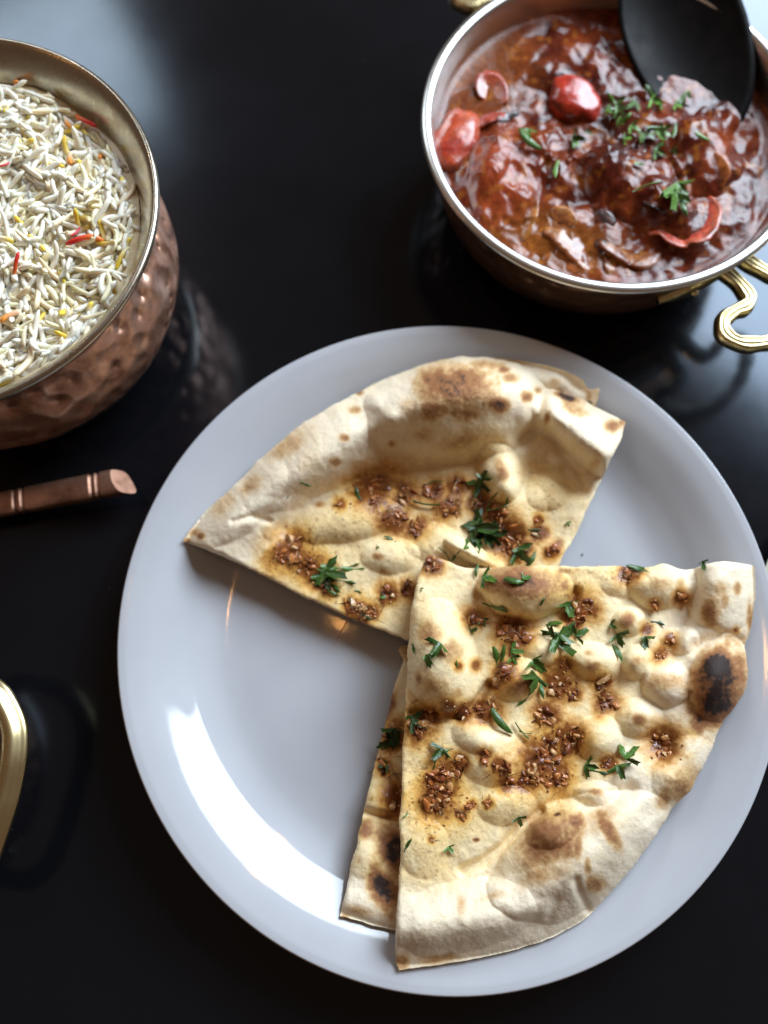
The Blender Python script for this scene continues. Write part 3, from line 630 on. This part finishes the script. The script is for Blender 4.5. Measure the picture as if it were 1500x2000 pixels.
def grain_mesh(seed, kind):
    r = random.Random(seed); n = 9; L = r.uniform(.0036, .0076); w = r.uniform(.00098, .00120); bend = r.uniform(-.30, .30); b2 = r.uniform(-.12, .12)
    if kind == 'short': L *= .5
    path, rad = [], []
    for i in range(n):
        t = -1 + 2 * i / (n - 1)
        path.append((L * t, L * (bend * t * t + b2 * math.sin(2.5 * t)), L * .12 * math.sin(2 * t + seed)))
        rad.append(w * (max(0.0, 1 - abs(t) ** 5.5) ** .5 * .78 + .22) * r.uniform(.93, 1.07))
    V, Fc = tube(path, rad, 6, .82)
    me = mesh('rice_grain', V, Fc); t = np.array([p[0] for p in V]) / L
    white = np.array((0.97, 0.895, 0.75)) * r.uniform(.9, 1.04); c = np.tile(white, (len(V), 1))
    tip = sstep(-.5, .9, t)[:, None]
    col = {'tip': (0.80, 0.60, 0.06), 'yellow': (0.80, 0.56, 0.05), 'orange': (0.75, 0.27, 0.03), 'pale': (0.88, 0.78, 0.42)}.get(kind)
    if kind == 'tip': c = c * (1 - tip) + np.array(col) * tip
    elif kind in ('yellow', 'orange'): c = np.array(col) * (1 - .55 * tip) + white * .55 * tip
    elif kind == 'pale': c = c * .45 + np.array(col) * .55
    elif kind == 'red': c = np.array((0.62, 0.02, 0.012)) * (1 - tip) + np.array((0.80, 0.22, 0.03)) * tip
    elif kind == 'pink': c = np.tile((0.62, 0.04, 0.07), (len(V), 1))
    elif kind == 'warm': c = c * np.array((.97, .88, .72))
    set_col(me, np.clip(c, 0, 1)); me.materials.append(M_rice); me.polygons.foreach_set('use_smooth', [True] * len(me.polygons))
    return me
GR = [(grain_mesh(i, k), k) for i, k in enumerate(['white'] * 18 + ['warm'] * 6 + ['short'] * 2 + ['pale'] * 5 + ['tip'] * 2 + ['yellow'] * 1)]
r_ = random.Random(31); grains = []
for lay, (n, dz) in enumerate(((1000, -.0008), (850, .0004), (560, .0015), (190, .0028))):
    for _ in range(n):
        a, q = r_.uniform(0, 2 * math.pi), .0695 * math.sqrt(r_.random())
        q = min(q, .0678 - .002 * r_.random())
        x, y = HC[0] + q * math.cos(a), HC[1] + q * math.sin(a)
        z = float(mound(x, y)) + dz + r_.uniform(-.0006, .0006)
        tl = .28 if lay < 3 else .45
        m_ = r_.choice(GR)[0]
        Rm = Matrix.LocRotScale(Vector((x, y, z)), (Matrix.Rotation(r_.uniform(0, 6.28) if q < .061 else a + math.pi / 2 + r_.gauss(0, .45), 3, 'Z') @ Matrix.Rotation(r_.gauss(0, tl), 3, 'Y') @ Matrix.Rotation(r_.uniform(0, 6.28), 3, 'X')).to_quaternion(), None)
        uu, vv = proj(x, y, z); vis = uu > -5
        grains.append((z - float(mound(x, y)) + (0 if vis else -1) + .0006 * r_.random(), m_, Rm))
# the few grains one notices
red, pink, oran = grain_mesh(77, 'red'), grain_mesh(78, 'pink'), grain_mesh(79, 'orange')
def special(m_, u, v, ang, sc=1.0, tilt=.1):
    p = unproj(u, v, .069); z = float(mound(p[0], p[1])) + .0036; p = unproj(u, v, z)
    grains.append((9, m_, Matrix.LocRotScale(Vector(p), (Matrix.Rotation(math.radians(ang), 3, 'Z') @ Matrix.Rotation(tilt, 3, 'Y')).to_quaternion(), Vector((sc, sc * 1.1, sc * 1.1)))))
special(red, 165, 467, 8, 1.05); special(pink, 150, 454, 60, .45); special(red, 33, 517, 240, .7, .5); special(oran, 135, 310, 110, .9); special(pink, 8, 323, 30, .35); special(red, 165, 238, 140, .9); special(oran, 30, 160, 125, 1.0, .5); special(oran, 130, 240, 125, .8); special(oran, 18, 615, 50, 1.0); special(oran, 200, 300, 70, .8)
grains.sort(key=lambda g: -g[0])
for s, m_, Rm in grains[:298]:
    o = bpy.data.objects.new('rice_grain', m_); COL.objects.link(o); o.parent = rice
    o.matrix_local = Matrix.Translation(-rice.location) @ Rm
Vs, Fs, Cc, off = [], [], [], 0
cache = {}
for s, m_, Rm in grains[298:]:
    if m_.name not in cache:
        co_ = np.empty(len(m_.vertices) * 3); m_.vertices.foreach_get('co', co_); cl = np.empty(len(m_.vertices) * 4, np.float32); m_.color_attributes['Col'].data.foreach_get('color', cl)
        cache[m_.name] = (co_.reshape(-1, 3), cl.reshape(-1, 4)[:, :3], [tuple(p.vertices) for p in m_.polygons])
    v0, c0, f0 = cache[m_.name]; Mx = np.array(Rm)
    Vs.append(v0 @ Mx[:3, :3].T + Mx[:3, 3]); Cc.append(c0); Fs += [tuple(i + off for i in f) for f in f0]; off += len(v0)
me = mesh('rice_below', np.concatenate(Vs), Fs); set_col(me, np.concatenate(Cc))
tag(link('rice_below', me, rice, M_rice), kind='stuff')

# ------------------------------------------------------------------ curry bowl
BC = (0.1001, 0.2483)
bowl = empty('curry_bowl', (BC[0], BC[1], 0)); tag(bowl, 'shallow copper bowl with silvery rim and brass handles, full of curry', 'bowl')
bo = catmull([(0, 0), (.052, 0), (.062, .0018), (.0705, .010), (.0755, .022), (.0780, .036), (.0792, .0445), (.0806, .0465)], 6)
link('copper_body', lathe('copper_body', bo, BC, 160, dent=lambda t, z, r: dents(t, z, r) * .6), bowl, M_copper_dark)
bi = catmull([(.0805, .0465), (.0828, .0474), (.0840, .0488), (.0838, .0502), (.0824, .0510), (.0806, .0508), (.0793, .0494), (.0782, .045), (.0768, .037), (.074, .023), (.064, .008), (0, .005)], 7)
link('tinned_lining', lathe('tinned_lining', bi, BC, 160), bowl, M_tin)
# brass handles: a looped casting, ribbed on top
def handle(axis):
    ax = Vector((math.cos(math.radians(axis)), math.sin(math.radians(axis)), 0)); tn = Vector((-ax.y, ax.x, 0))
    c = Vector((BC[0], BC[1], 0))
    half = [(.0745, .0050), (.0864, .0058), (.0945, .0080), (.0968, .0125), (.0955, .0180), (.0955, .0245), (.1000, .0288), (.1065, .0275), (.1120, .0215), (.1155, .0150), (.1185, .0060)]
    pl = [(a, -b) for a, b in half] + [(1.0 * a, b) for a, b in half[::-1]]
    cur = catmull(pl, 8)
    V, Fc = [], []
    sec = [(-1, -.9), (-1.02, .2), (-.80, .85), (-.52, 1.0), (-.36, .72), (-.14, .95), (.14, .95), (.36, .72), (.52, 1.0), (.80, .85), (1.02, .2), (1, -.9)]
    m = len(cur); ns = len(sec)
    for i in range(m):
        t = cur[min(i + 1, m - 1)] - cur[max(i - 1, 0)]; t /= np.linalg.norm(t); nn = np.array([-t[1], t[0]])
        w = .0032 * (1 + .10 * math.sin(i * .55)); hgt = .0027
        zc = .0345 + .002 * min(1, max(0, (cur[i][0] - .08) / .02))
        for (s, h) in sec:
            q = cur[i] + nn * s * w; p = c + ax * float(q[0]) + tn * float(q[1])
            V.append((p.x, p.y, zc + h * hgt))
    for i in range(m - 1):
        for k in range(ns):
            l = (k + 1) % ns; Fc.append((i * ns + k, i * ns + l, (i + 1) * ns + l, (i + 1) * ns + k))
    Fc.append(tuple(range(ns))[::-1]); Fc.append(tuple(range((m - 1) * ns, m * ns)))
    h = link('handle', mesh('handle', V, Fc), bowl, M_brass)
    md = h.modifiers.new('bevel', 'BEVEL'); md.width = .0004; md.segments = 1; md.limit_method = 'ANGLE'
    # mounting plate: a leaf shaped strap riveted to the wall
    V, Fc = [], []; nn = 25
    a0 = math.atan2(ax.y, ax.x)
    for i in range(nn):
        t = -1 + 2 * i / (nn - 1); th = a0 + t * .47; hw = .0075 * max(.12, (1 - abs(t) ** 2.2)) ** .6 * (1 + .18 * math.cos(9 * t))
        for (s, o_) in ((-1, .0002), (-.8, .0022), (0, .0030), (.8, .0022), (1, .0002)):
            z = .0315 + s * hw; rr = float(np.interp(z, bo[:, 1], bo[:, 0])) + o_
            V.append((c.x + rr * math.cos(th), c.y + rr * math.sin(th), z))
    for i in range(nn - 1):
        for k in range(4): Fc.append((i * 5 + k, (i + 1) * 5 + k, (i + 1) * 5 + k + 1, i * 5 + k + 1))
    mp = link('handle_plate', mesh('handle_plate', V, Fc), bowl, M_brass)
    for t in (-.55, .55):
        th = a0 + t * .47; rr = float(np.interp(.0315, bo[:, 1], bo[:, 0])) + .0030
        bm = bmesh.new(); bmesh.ops.create_uvsphere(bm, u_segments=10, v_segments=6, radius=.0018); me = bpy.data.meshes.new('rivet'); bm.to_mesh(me); bm.free()
        for vtx in me.vertices: vtx.co = Vector((c.x + rr * math.cos(th), c.y + rr * math.sin(th), .0315)) + vtx.co
        link('rivet', me, mp, M_brass)
handle(-50); handle(112)

# ------------------------------------------------------------------ curry
curry = empty('curry', (BC[0], BC[1], .03)); tag(curry, 'dark red tomato and onion curry topped with chopped coriander', 'curry')
ZC = .0385
cb = [(985, 335, 84, 112, 15, 6.5, .8), (1235, 345, 120, 82, 22, 8.5, .75), (1382, 300, 76, 84, 0, 6.5, .8), (1300, 400, 70, 50, 10, 3, .9), (1165, 330, 46, 50, 0, 3.5, .9), (1070, 300, 40, 60, 10, 2.5, .9), (1130, 340, 70, 60, 0, 2.5, 1), (1060, 110, 110, 60, 0, 2.5, 1), (1280, 240, 110, 60, 15, 3.5, 1), (940, 330, 50, 80, 20, 2.5, 1), (1200, 120, 120, 70, 0, 2.5, 1), (1330, 430, 80, 60, 10, 3, 1), (1180, 440, 80, 50, 20, 2, 1), (960, 200, 50, 50, 0, 2.0, 1), (1420, 420, 60, 60, 0, 1.5, 1)]
def curry_h(x, y):
    u, v = proj(x, y, ZC + .002)
    h = np.zeros(np.shape(u))
    for (cx, cy, rx, ry, an, hh, pw) in cb:
        d = edist(u, v, cx, cy, rx, ry, an) * (1 + .38 * fbm(u, v, 55, 633, 3)); h = h + hh * np.where(d < 1, (1 - np.minimum(d, 1) ** 2) ** pw, 0)
    calm = 1 - 0.9 * np.clip(1.35 - edist(u, v, 940, 120, 95, 110, 0), 0, 1)
    calm = calm * (1 - .8 * np.clip(1.5 - edist(u, v, 1335, 75, 120, 90, 45), 0, 1))          # pressed down by the spoon
    lump = 2.4 * fbm(u, v, 85, 611, 3) + 1.7 * (0.5 - np.abs(fbm(u, v, 50, 640, 3))) + 0.20 * fbm(u, v, 15, 650, 2)
    h = h * calm + lump * calm * sstep(.0, .010, .0765 - np.hypot(x - BC[0], y - BC[1]))
    return ZC + .001 * (h - 1.6)
def curry_col(u, v):
    n1, n2, n3 = fbm(u, v, 95, 701, 4), fbm(u, v, 30, 711, 4), fbm(u, v, 9, 721, 3)
    c = np.broadcast_to(np.array((0.085, 0.012, 0.006)), (*np.shape(u), 3))
    c = lerp(c, np.array((0.23, 0.044, 0.012)), np.clip(.42 + n2, 0, 1)); c = lerp(c, np.array((0.040, 0.010, 0.008)), np.clip(.15 + 1.1 * n1 + .5 * n3, 0, .9))
    pool = np.clip(1.4 - edist(u, v, 940, 120, 100, 120, 0), 0, 1); c = lerp(c, np.array((0.19, 0.050, 0.012)), pool * .9)
    am = np.clip(1.3 - edist(u, v, 1090, 470, 130, 60, 15), 0, 1); c = lerp(c, np.array((0.26, 0.085, 0.016)), am * .8)
    rd = np.clip(1.3 - edist(u, v, 975, 340, 70, 100, 10), 0, 1); c = lerp(c, np.array((0.34, 0.055, 0.018)), rd * .6)
    sp = sstep(.40, .55, fbm(u, v, 16, 731, 2)); c = lerp(c, np.array((0.40, 0.13, 0.02)), sp * .45)
    return np.clip(c, .004, 1)
nr, nt_ = 130, 420
V, Fc = [], []
R_, T_ = np.meshgrid(np.linspace(.0004, .0772, nr), np.linspace(0, 2 * math.pi, nt_, endpoint=False), indexing='ij')
X, Y = BC[0] + R_ * np.cos(T_), BC[1] + R_ * np.sin(T_); Z = curry_h(X, Y)
rim_up = .0007 * sstep(.0735, .0772, R_); Z = Z + rim_up
V = np.stack([X.ravel(), Y.ravel(), Z.ravel()], -1)
for i in range(nr - 1):
    for j in range(nt_):
        k = (j + 1) % nt_; Fc.append((i * nt_ + j, (i + 1) * nt_ + j, (i + 1) * nt_ + k, i * nt_ + k))
me = mesh('sauce', V, Fc); U_, W_ = proj(X, Y, Z); set_col(me, curry_col(U_.ravel(), W_.ravel()))
link('sauce', me, curry, M_sauce)
def cz(u, v):
    u, v = np.atleast_1d(np.asarray(u, float)), np.atleast_1d(np.asarray(v, float))
    z = np.full(u.shape, ZC + .003)
    for _ in range(3):
        p = unproj(u, v, z); z = curry_h(p[:, 0], p[:, 1])
    return z
def blob(name, u, v, rx, ry, ang, hz, col, col2, seed, lift=.3, power=1.0, mat=None, rough=.16):
    """an uneven lump of vegetable half sunk in the sauce; radii in photo pixels"""
    s = 1 / 5150.0; bm = bmesh.new(); bmesh.ops.create_icosphere(bm, subdivisions=4, radius=1)
    me = bpy.data.meshes.new(name); bm.to_mesh(me); bm.free()
    P = np.array([tuple(q.co) for q in me.vertices]); a = -math.radians(ang)
    k = 1 + rough * (fbm(P[:, 0] * 10 + seed, P[:, 1] * 10 + P[:, 2] * 7, 11, seed, 4) + .35 * fbm(P[:, 0] * 10 + seed, P[:, 1] * 10 - P[:, 2] * 7, 4, seed + 8, 3))
    Q = np.sign(P) * np.abs(P) ** power * k[:, None]
    x, y, z = Q[:, 0] * rx * s, Q[:, 1] * ry * s, Q[:, 2] * hz
    z0 = float(cz(u, v)[0]) + hz * lift; c0 = unproj(u, v, z0 + hz * .5)
    W = np.stack([c0[0] + x * math.cos(a) - y * math.sin(a), c0[1] + x * math.sin(a) + y * math.cos(a), z0 + z], -1)
    me.vertices.foreach_set('co', W.ravel())
    n = np.clip(.5 + fbm(P[:, 0] * 10, P[:, 1] * 10 + P[:, 2] * 5, 7, seed + 3, 3), 0, 1)
    cc = lerp(np.broadcast_to(np.array(col), (len(P), 3)), np.array(col2), n)
    cov = sstep(.0, .35, fbm(P[:, 0] * 10 + 5, P[:, 1] * 10 + P[:, 2] * 5, 9, seed + 13, 4) + .25 - .5 * P[:, 2])      # gravy clinging to it
    set_col(me, lerp(cc, np.array((0.13, 0.024, 0.010)), cov * .85))
    return link(name, me, curry, mat or M_veg)
RED, RED2, ORG = (0.34, 0.024, 0.013), (0.30, 0.012, 0.008), (0.46, 0.075, 0.022)
blob('tomato_chunk', 1122, 192, 68, 62, 20, .0080, RED, (0.46, 0.035, 0.012), 3, -.25, .80, None, .26)
blob('tomato_chunk', 892, 268, 52, 82, 20, .006, (0.36, 0.030, 0.014), ORG, 5, -.1, .85, None, .26)
def strip(name, pts, w, col, col2, h=.003, thick=.0012, stand=.5):
    """a curved sliver standing on edge in the sauce"""
    c = resample(catmull(pts, 8), 5.0); u, v = c[:, 0], c[:, 1]; z = cz(u, v); n = len(c)
    V, Fc, C = [], [], []
    base = unproj(u, v, z); sgn = 1 if int(u[0] + v[0]) % 2 else -1
    for i in range(n):
        t = base[min(i + 1, n - 1)] - base[max(i - 1, 0)]; t /= np.linalg.norm(t) + 1e-12; nn = np.array([-t[1], t[0], 0])
        f = math.sin(math.pi * (i + .5) / n) ** .5; ww = w / 5150.0 * f
        jw = 1 + .22 * float(fbm(u[i], v[i], 18, 77, 2)); tl = .35 * math.sin(i * .13 + u[0])
        for lay in (0, 1):
            for q in range(7):
                sx = (q / 3.0 - 1) * (1 if lay == 0 else -1)
                zz = h * (.55 * (.5 + .5 * sx * sgn) ** 1.6 - .16) * f * 1.5 + .0006 * (1 - sx * sx) - (.0007 if lay else 0)
                V.append(base[i] + nn * sx * ww * jw + np.array([0, 0, zz]))
                mixq = min(1, max(0, .5 + .5 * sx + .35 * float(fbm(u[i] + 30 * sx, v[i], 14, 99, 2))))
                sauce_q = .75 * float(sstep(.0, .4, fbm(u[i] + 40 * sx, v[i] + 9, 24, 55, 3)))
                cq = np.array(col) * (1 - mixq) + np.array(col2) * mixq
                C.append(cq * (1 - sauce_q) + np.array((0.13, .026, .010)) * sauce_q)
    for i in range(n - 1):
        for k in range(14):
            l = (k + 1) % 14; Fc.append((i * 14 + k, i * 14 + l, (i + 1) * 14 + l, (i + 1) * 14 + k))
    Fc.append(tuple(range(14))[::-1]); Fc.append(tuple(range((n - 1) * 14, n * 14)))
    me = mesh(name, V, Fc); set_col(me, C); return link(name, me, curry, M_veg)
AM, AM2 = (0.40, 0.15, 0.028), (0.26, 0.07, 0.016)
strip('charred_skin', [(1160, 415), (1180, 428), (1200, 440)], 22, (0.014, 0.009, 0.008), (0.04, .016, .01), .002)
strip('charred_skin', [(1165, 470), (1175, 482), (1172, 498)], 14, (0.014, 0.009, 0.008), (0.04, .016, .01), .002)
strip('onion_slice', [(1020, 470), (1030, 440), (1040, 412), (1046, 392)], 16, AM, AM2)
strip('onion_slice', [(1062, 448), (1100, 462), (1128, 492), (1150, 530)], 30, AM2, AM, .0024)
strip('onion_slice', [(1085, 490), (1110, 500), (1140, 532)], 34, AM2, (0.26, .07, .015), .002)
strip('onion_slice', [(1170, 470), (1205, 488), (1250, 508), (1290, 492)], 26, AM2, AM, .003)
strip('onion_slice', [(1180, 500), (1195, 512), (1188, 535)], 20, AM2, AM, .0024)
strip('onion_slice', [(1075, 412), (1105, 425), (1125, 440)], 22, AM2, AM, .0025)
strip('onion_slice', [(1395, 300), (1412, 335), (1405, 368)], 15, AM2, (0.42, .12, .03), .003)
strip('red_pepper_strip', [(1265, 455), (1290, 452), (1330, 470), (1372, 450), (1390, 415), (1384, 385)], 27, (0.50, 0.11, 0.05), (0.40, 0.018, 0.014), .0055)
strip('tomato_skin', [(942, 195), (948, 165), (966, 172), (985, 205)], 24, (0.56, 0.17, 0.075), (0.34, .04, .02), .0048)
strip('tomato_skin', [(928, 250), (950, 232), (985, 222)], 20, (0.42, 0.06, 0.03), (0.3, .03, .016), .003)
strip('charred_skin', [(965, 238), (985, 232), (1012, 222)], 11, (0.03, 0.022, 0.02), (0.05, .03, .03), .002)
strip('charred_skin', [(1255, 395), (1280, 400), (1298, 418)], 15, (0.018, 0.010, 0.008), (0.05, .02, .01), .003)
for i, a in enumerate([(1195, 195, 12, 60), (1215, 205, 14, 20), (1205, 220, 12, 100), (1222, 232, 13, -40), (1190, 215, 9, 10), (1235, 205, 12, 130), (1270, 180, 13, 60), (1282, 198, 14, 30), (1265, 170, 8, 0), (1290, 205, 10, 80), (1335, 195, 13, -60), (1325, 205, 9, 30), (1035, 278, 22, 40), (1030, 262, 14, 100), (1130, 270, 15, 10), (1125, 276, 10, 60), (1240, 250, 12, 40), (1255, 268, 11, 100), (1280, 250, 14, 0), (1290, 262, 15, 60), (1302, 250, 12, -30), (1318, 255, 12, 100), (1270, 262, 12, 40), (1225, 270, 9, 0), (1372, 268, 13, 30), (1290, 295, 14, 20), (1318, 295, 8, 60), (1085, 330, 14, 100), (1330, 375, 24, 70), (1318, 392, 22, 100), (1335, 400, 20, 80), (1212, 238, 9, 10), (1345, 185, 9, 70), (1250, 320, 9, 10), (1150, 258, 8, 40)]):
    leaf(None, a[0], a[1], a[2] * 1.35, a[3], 'fan' if i % 3 else 'strip', (1.9, 1.3, 1.0, 2.4)[i % 4], 1.6, zf=lambda u, v: cz(u, v) + .0016, parent=curry, nm='coriander_bit', seed=2000 + i)
leaf(None, 1262, 362, 30, -20, 'stem', 1.3, 2.0, zf=lambda u, v: cz(u, v) + .0030, parent=curry, nm='coriander_stem', seed=2100)

# ------------------------------------------------------------------ serving spoon sunk in the curry
def spoon_bowl(c, L, W, dep, yaw, pitch, roll, thick=.0012):
    """a dished oval, rim up; returns verts, faces"""
    V, Fc = [], []; nr, n = 10, 40
    for side in (0, 1):
        for i in range(nr + 1):
            q = i / nr
            for j in range(n):
                t = 2 * math.pi * j / n
                V.append(Vector((L * q * math.cos(t) * (1 - .12 * math.cos(t) * q), W * q * math.sin(t), dep * (q * q - 1) - (thick if side else 0) * 1.0)))
    m = (nr + 1) * n
    for side in (0, 1):
        for i in range(nr):
            for j in range(n):
                k = (j + 1) % n; f = (side * m + i * n + j, side * m + (i + 1) * n + j, side * m + (i + 1) * n + k, side * m + i * n + k)
                Fc.append(f if side == 0 else f[::-1])
    for j in range(n):
        k = (j + 1) % n; Fc.append((nr * n + j, m + nr * n + j, m + nr * n + k, nr * n + k))
    Mx = Matrix.Translation(Vector(c)) @ Matrix.Rotation(yaw, 4, 'Z') @ Matrix.Rotation(pitch, 4, 'Y') @ Matrix.Rotation(roll, 4, 'X')
    return [Mx @ v for v in V], Fc, Mx
sc_ = unproj(1332, 66, .046)
sp = empty('serving_spoon', tuple(sc_)); tag(sp, 'blackened serving spoon dipped into the curry at the bowl wall', 'spoon')
V, Fc, Mx = spoon_bowl((sc_[0], sc_[1], .0492), .046, .0262, .0075, math.radians(116), math.radians(-17), math.radians(-16))
link('spoon_bowl', mesh('spoon_bowl', V, Fc), sp, M_black)
hp = [Mx @ Vector(p) for p in ((.034, 0, 0), (.050, 0, .006), (.080, 0, .020), (.12, 0, .036), (.165, 0, .050))]
V, Fc = tube([tuple(p) for p in catmull([tuple(p) for p in hp], 6)], .0045, 12, .4)
link('spoon_handle', mesh('spoon_handle', V, Fc), sp, M_black)

# ------------------------------------------------------------------ copper spoon lying left of the plate
def bar(path, w, h, n=16):
    V, Fc = [], []; m = len(path)
    for i, p in enumerate(path):
        t = (path[min(i + 1, m - 1)] - path[max(i - 1, 0)]).normalized(); s = t.cross(Vector((0, 0, 1))).normalized(); up = s.cross(t)
        ww, hh = (w[i], h[i])
        for k in range(n):
            a = 2 * math.pi * k / n; ca, sa = math.cos(a), math.sin(a)
            V.append(p + s * (ww * math.copysign(abs(ca) ** .55, ca)) + up * (hh * math.copysign(abs(sa) ** .55, sa)))
    for i in range(m - 1):
        for k in range(n):
            l = (k + 1) % n; Fc.append((i * n + k, i * n + l, (i + 1) * n + l, (i + 1) * n + k))
    return V, Fc
tip = Vector(unproj(225, 943, .012)); back = Vector(unproj(-20, 990, .0085)); dr = (tip - back).normalized()
ps = []; ws, hs = [], []; Lh = .125
for i in range(300):
    d_ = i / 299 * Lh; p = tip - dr * d_
    w_, h_ = .0058 - .0012 * min(1, d_ / Lh), .0036 - .001 * min(1, d_ / Lh)
    for g in (.0065, .0093, .0395, .0430):
        dd = abs(d_ - g)
        if dd < .0010: w_ -= .0010 * (1 - dd / .0010); h_ -= .0014 * (1 - dd / .0010)
    ps.append(p); ws.append(w_); hs.append(h_)
V, Fc = bar(ps, ws, hs); n = 16
# bevelled end: push the lower half of the first ring out so the end face looks up
e0 = list(V[:n]); cen = ps[0]
for k in range(n):
    rel = (V[k] - cen); V[k] = V[k] + dr * (.0030 - rel.z * .9 - rel.y * .40)
V.append(sum((V[k] for k in range(n)), Vector()) / n)
for k in range(n): Fc.append(((k + 1) % n, k, len(V) - 1))
cs = empty('copper_spoon', (back.x, back.y, 0)); tag(cs, 'copper serving spoon with grooved square-ended handle lying between rice pot and white plate', 'spoon')
hd = link('spoon_handle', mesh('spoon_handle', V, Fc), cs, M_spoon); md = hd.modifiers.new('edge', 'EDGE_SPLIT'); md.split_angle = math.radians(50)
bc_ = tip - dr * (Lh + .028); V, Fc, Mx = spoon_bowl((bc_.x, bc_.y, .0095), .034, .023, .008, math.atan2(dr.y, dr.x), 0, 0)
link('spoon_bowl', mesh('spoon_bowl', V, Fc), cs, M_spoon)

# ------------------------------------------------------------------ copper bowl with brass loop handle at the left edge
SB = unproj(-400, 1560, .034); sb = empty('side_bowl', (SB[0], SB[1], 0)); tag(sb, 'copper bowl whose brass loop handle reaches in beside the plate', 'bowl')
k_ = .055 / .084; zs_ = .046 / .051
link('copper_body', lathe('copper_body', [(r * k_, z * zs_) for r, z in bo], SB, 96), sb, M_copper_dark)
link('tinned_lining', lathe('tinned_lining', [(r * k_, z * zs_) for r, z in bi], SB, 96), sb, M_tin)
loop = resample(catmull([(-190, 1345), (-120, 1318), (-60, 1326), (-12, 1350), (12, 1384), (26, 1420), (28, 1455), (23, 1500), (10, 1560), (-10, 1624), (-34, 1690), (-66, 1760), (-120, 1800), (-190, 1790)], 8), 7.0)
P3 = unproj(loop[:, 0], loop[:, 1], .034); V, Fc = [], []; n = len(P3)
sec = [(-1, -.7), (-1.05, 0), (-.85, .75), (-.35, 1.05), (.15, .85), (.5, .25), (.8, .1), (1.0, -.2), (.95, -.8), (.3, -1), (-.5, -1)]
for i in range(n):
    t = P3[min(i + 1, n - 1)] - P3[max(i - 1, 0)]; t /= np.linalg.norm(t); nn = np.array([-t[1], t[0], 0])
    for (a, b) in sec: V.append(P3[i] - nn * a * -.0047 + np.array([0, 0, b * .0032]))
ns = len(sec)
for i in range(n - 1):
    for k in range(ns):
        l = (k + 1) % ns; Fc.append((i * ns + k, i * ns + l, (i + 1) * ns + l, (i + 1) * ns + k))
Fc.append(tuple(range(ns))[::-1]); Fc.append(tuple(range((n - 1) * ns, n * ns)))
h = link('handle', mesh('handle', V, Fc), sb, M_brass_s); md = h.modifiers.new('sub', 'SUBSURF'); md.levels = 1; md.render_levels = 2

# ------------------------------------------------------------------ pale saucer beyond the plate
sp2 = catmull([(0, 0), (.03, 0), (.040, .001), (.055, .006), (.0618, .0098), (.0626, .0108), (.0616, .0112), (.054, .0080), (.04, .0032), (0, .003)], 6)
o = link('saucer', lathe('saucer', sp2, (.2150, .0305), 96), None, M_cream); tag(o, 'small cream saucer with its edge tucked beside the white plate rim', 'saucer')

# ------------------------------------------------------------------ crumbs on the plate, pot and table
def crumb(name, u, v, z, sz, mat, label):
    me = chunk(int(u + v), .7); o = link(name, me, None, mat, False); o.location = unproj(u, v, z + sz * .45); o.scale = (sz, sz, sz); o.rotation_euler = (0, 0, u); tag(o, label, 'crumb')
pp = unproj(1138, 1083, .005); crumb('crumb', 1138, 1083, .005, .0006, M_black, 'tiny dark crumb on the bare plate right of the browned wedge')
for i, (u, v) in enumerate([(248, 1990), (380, 1855), (225, 1850), (90, 1180), (1376, 1775)]):
    pass
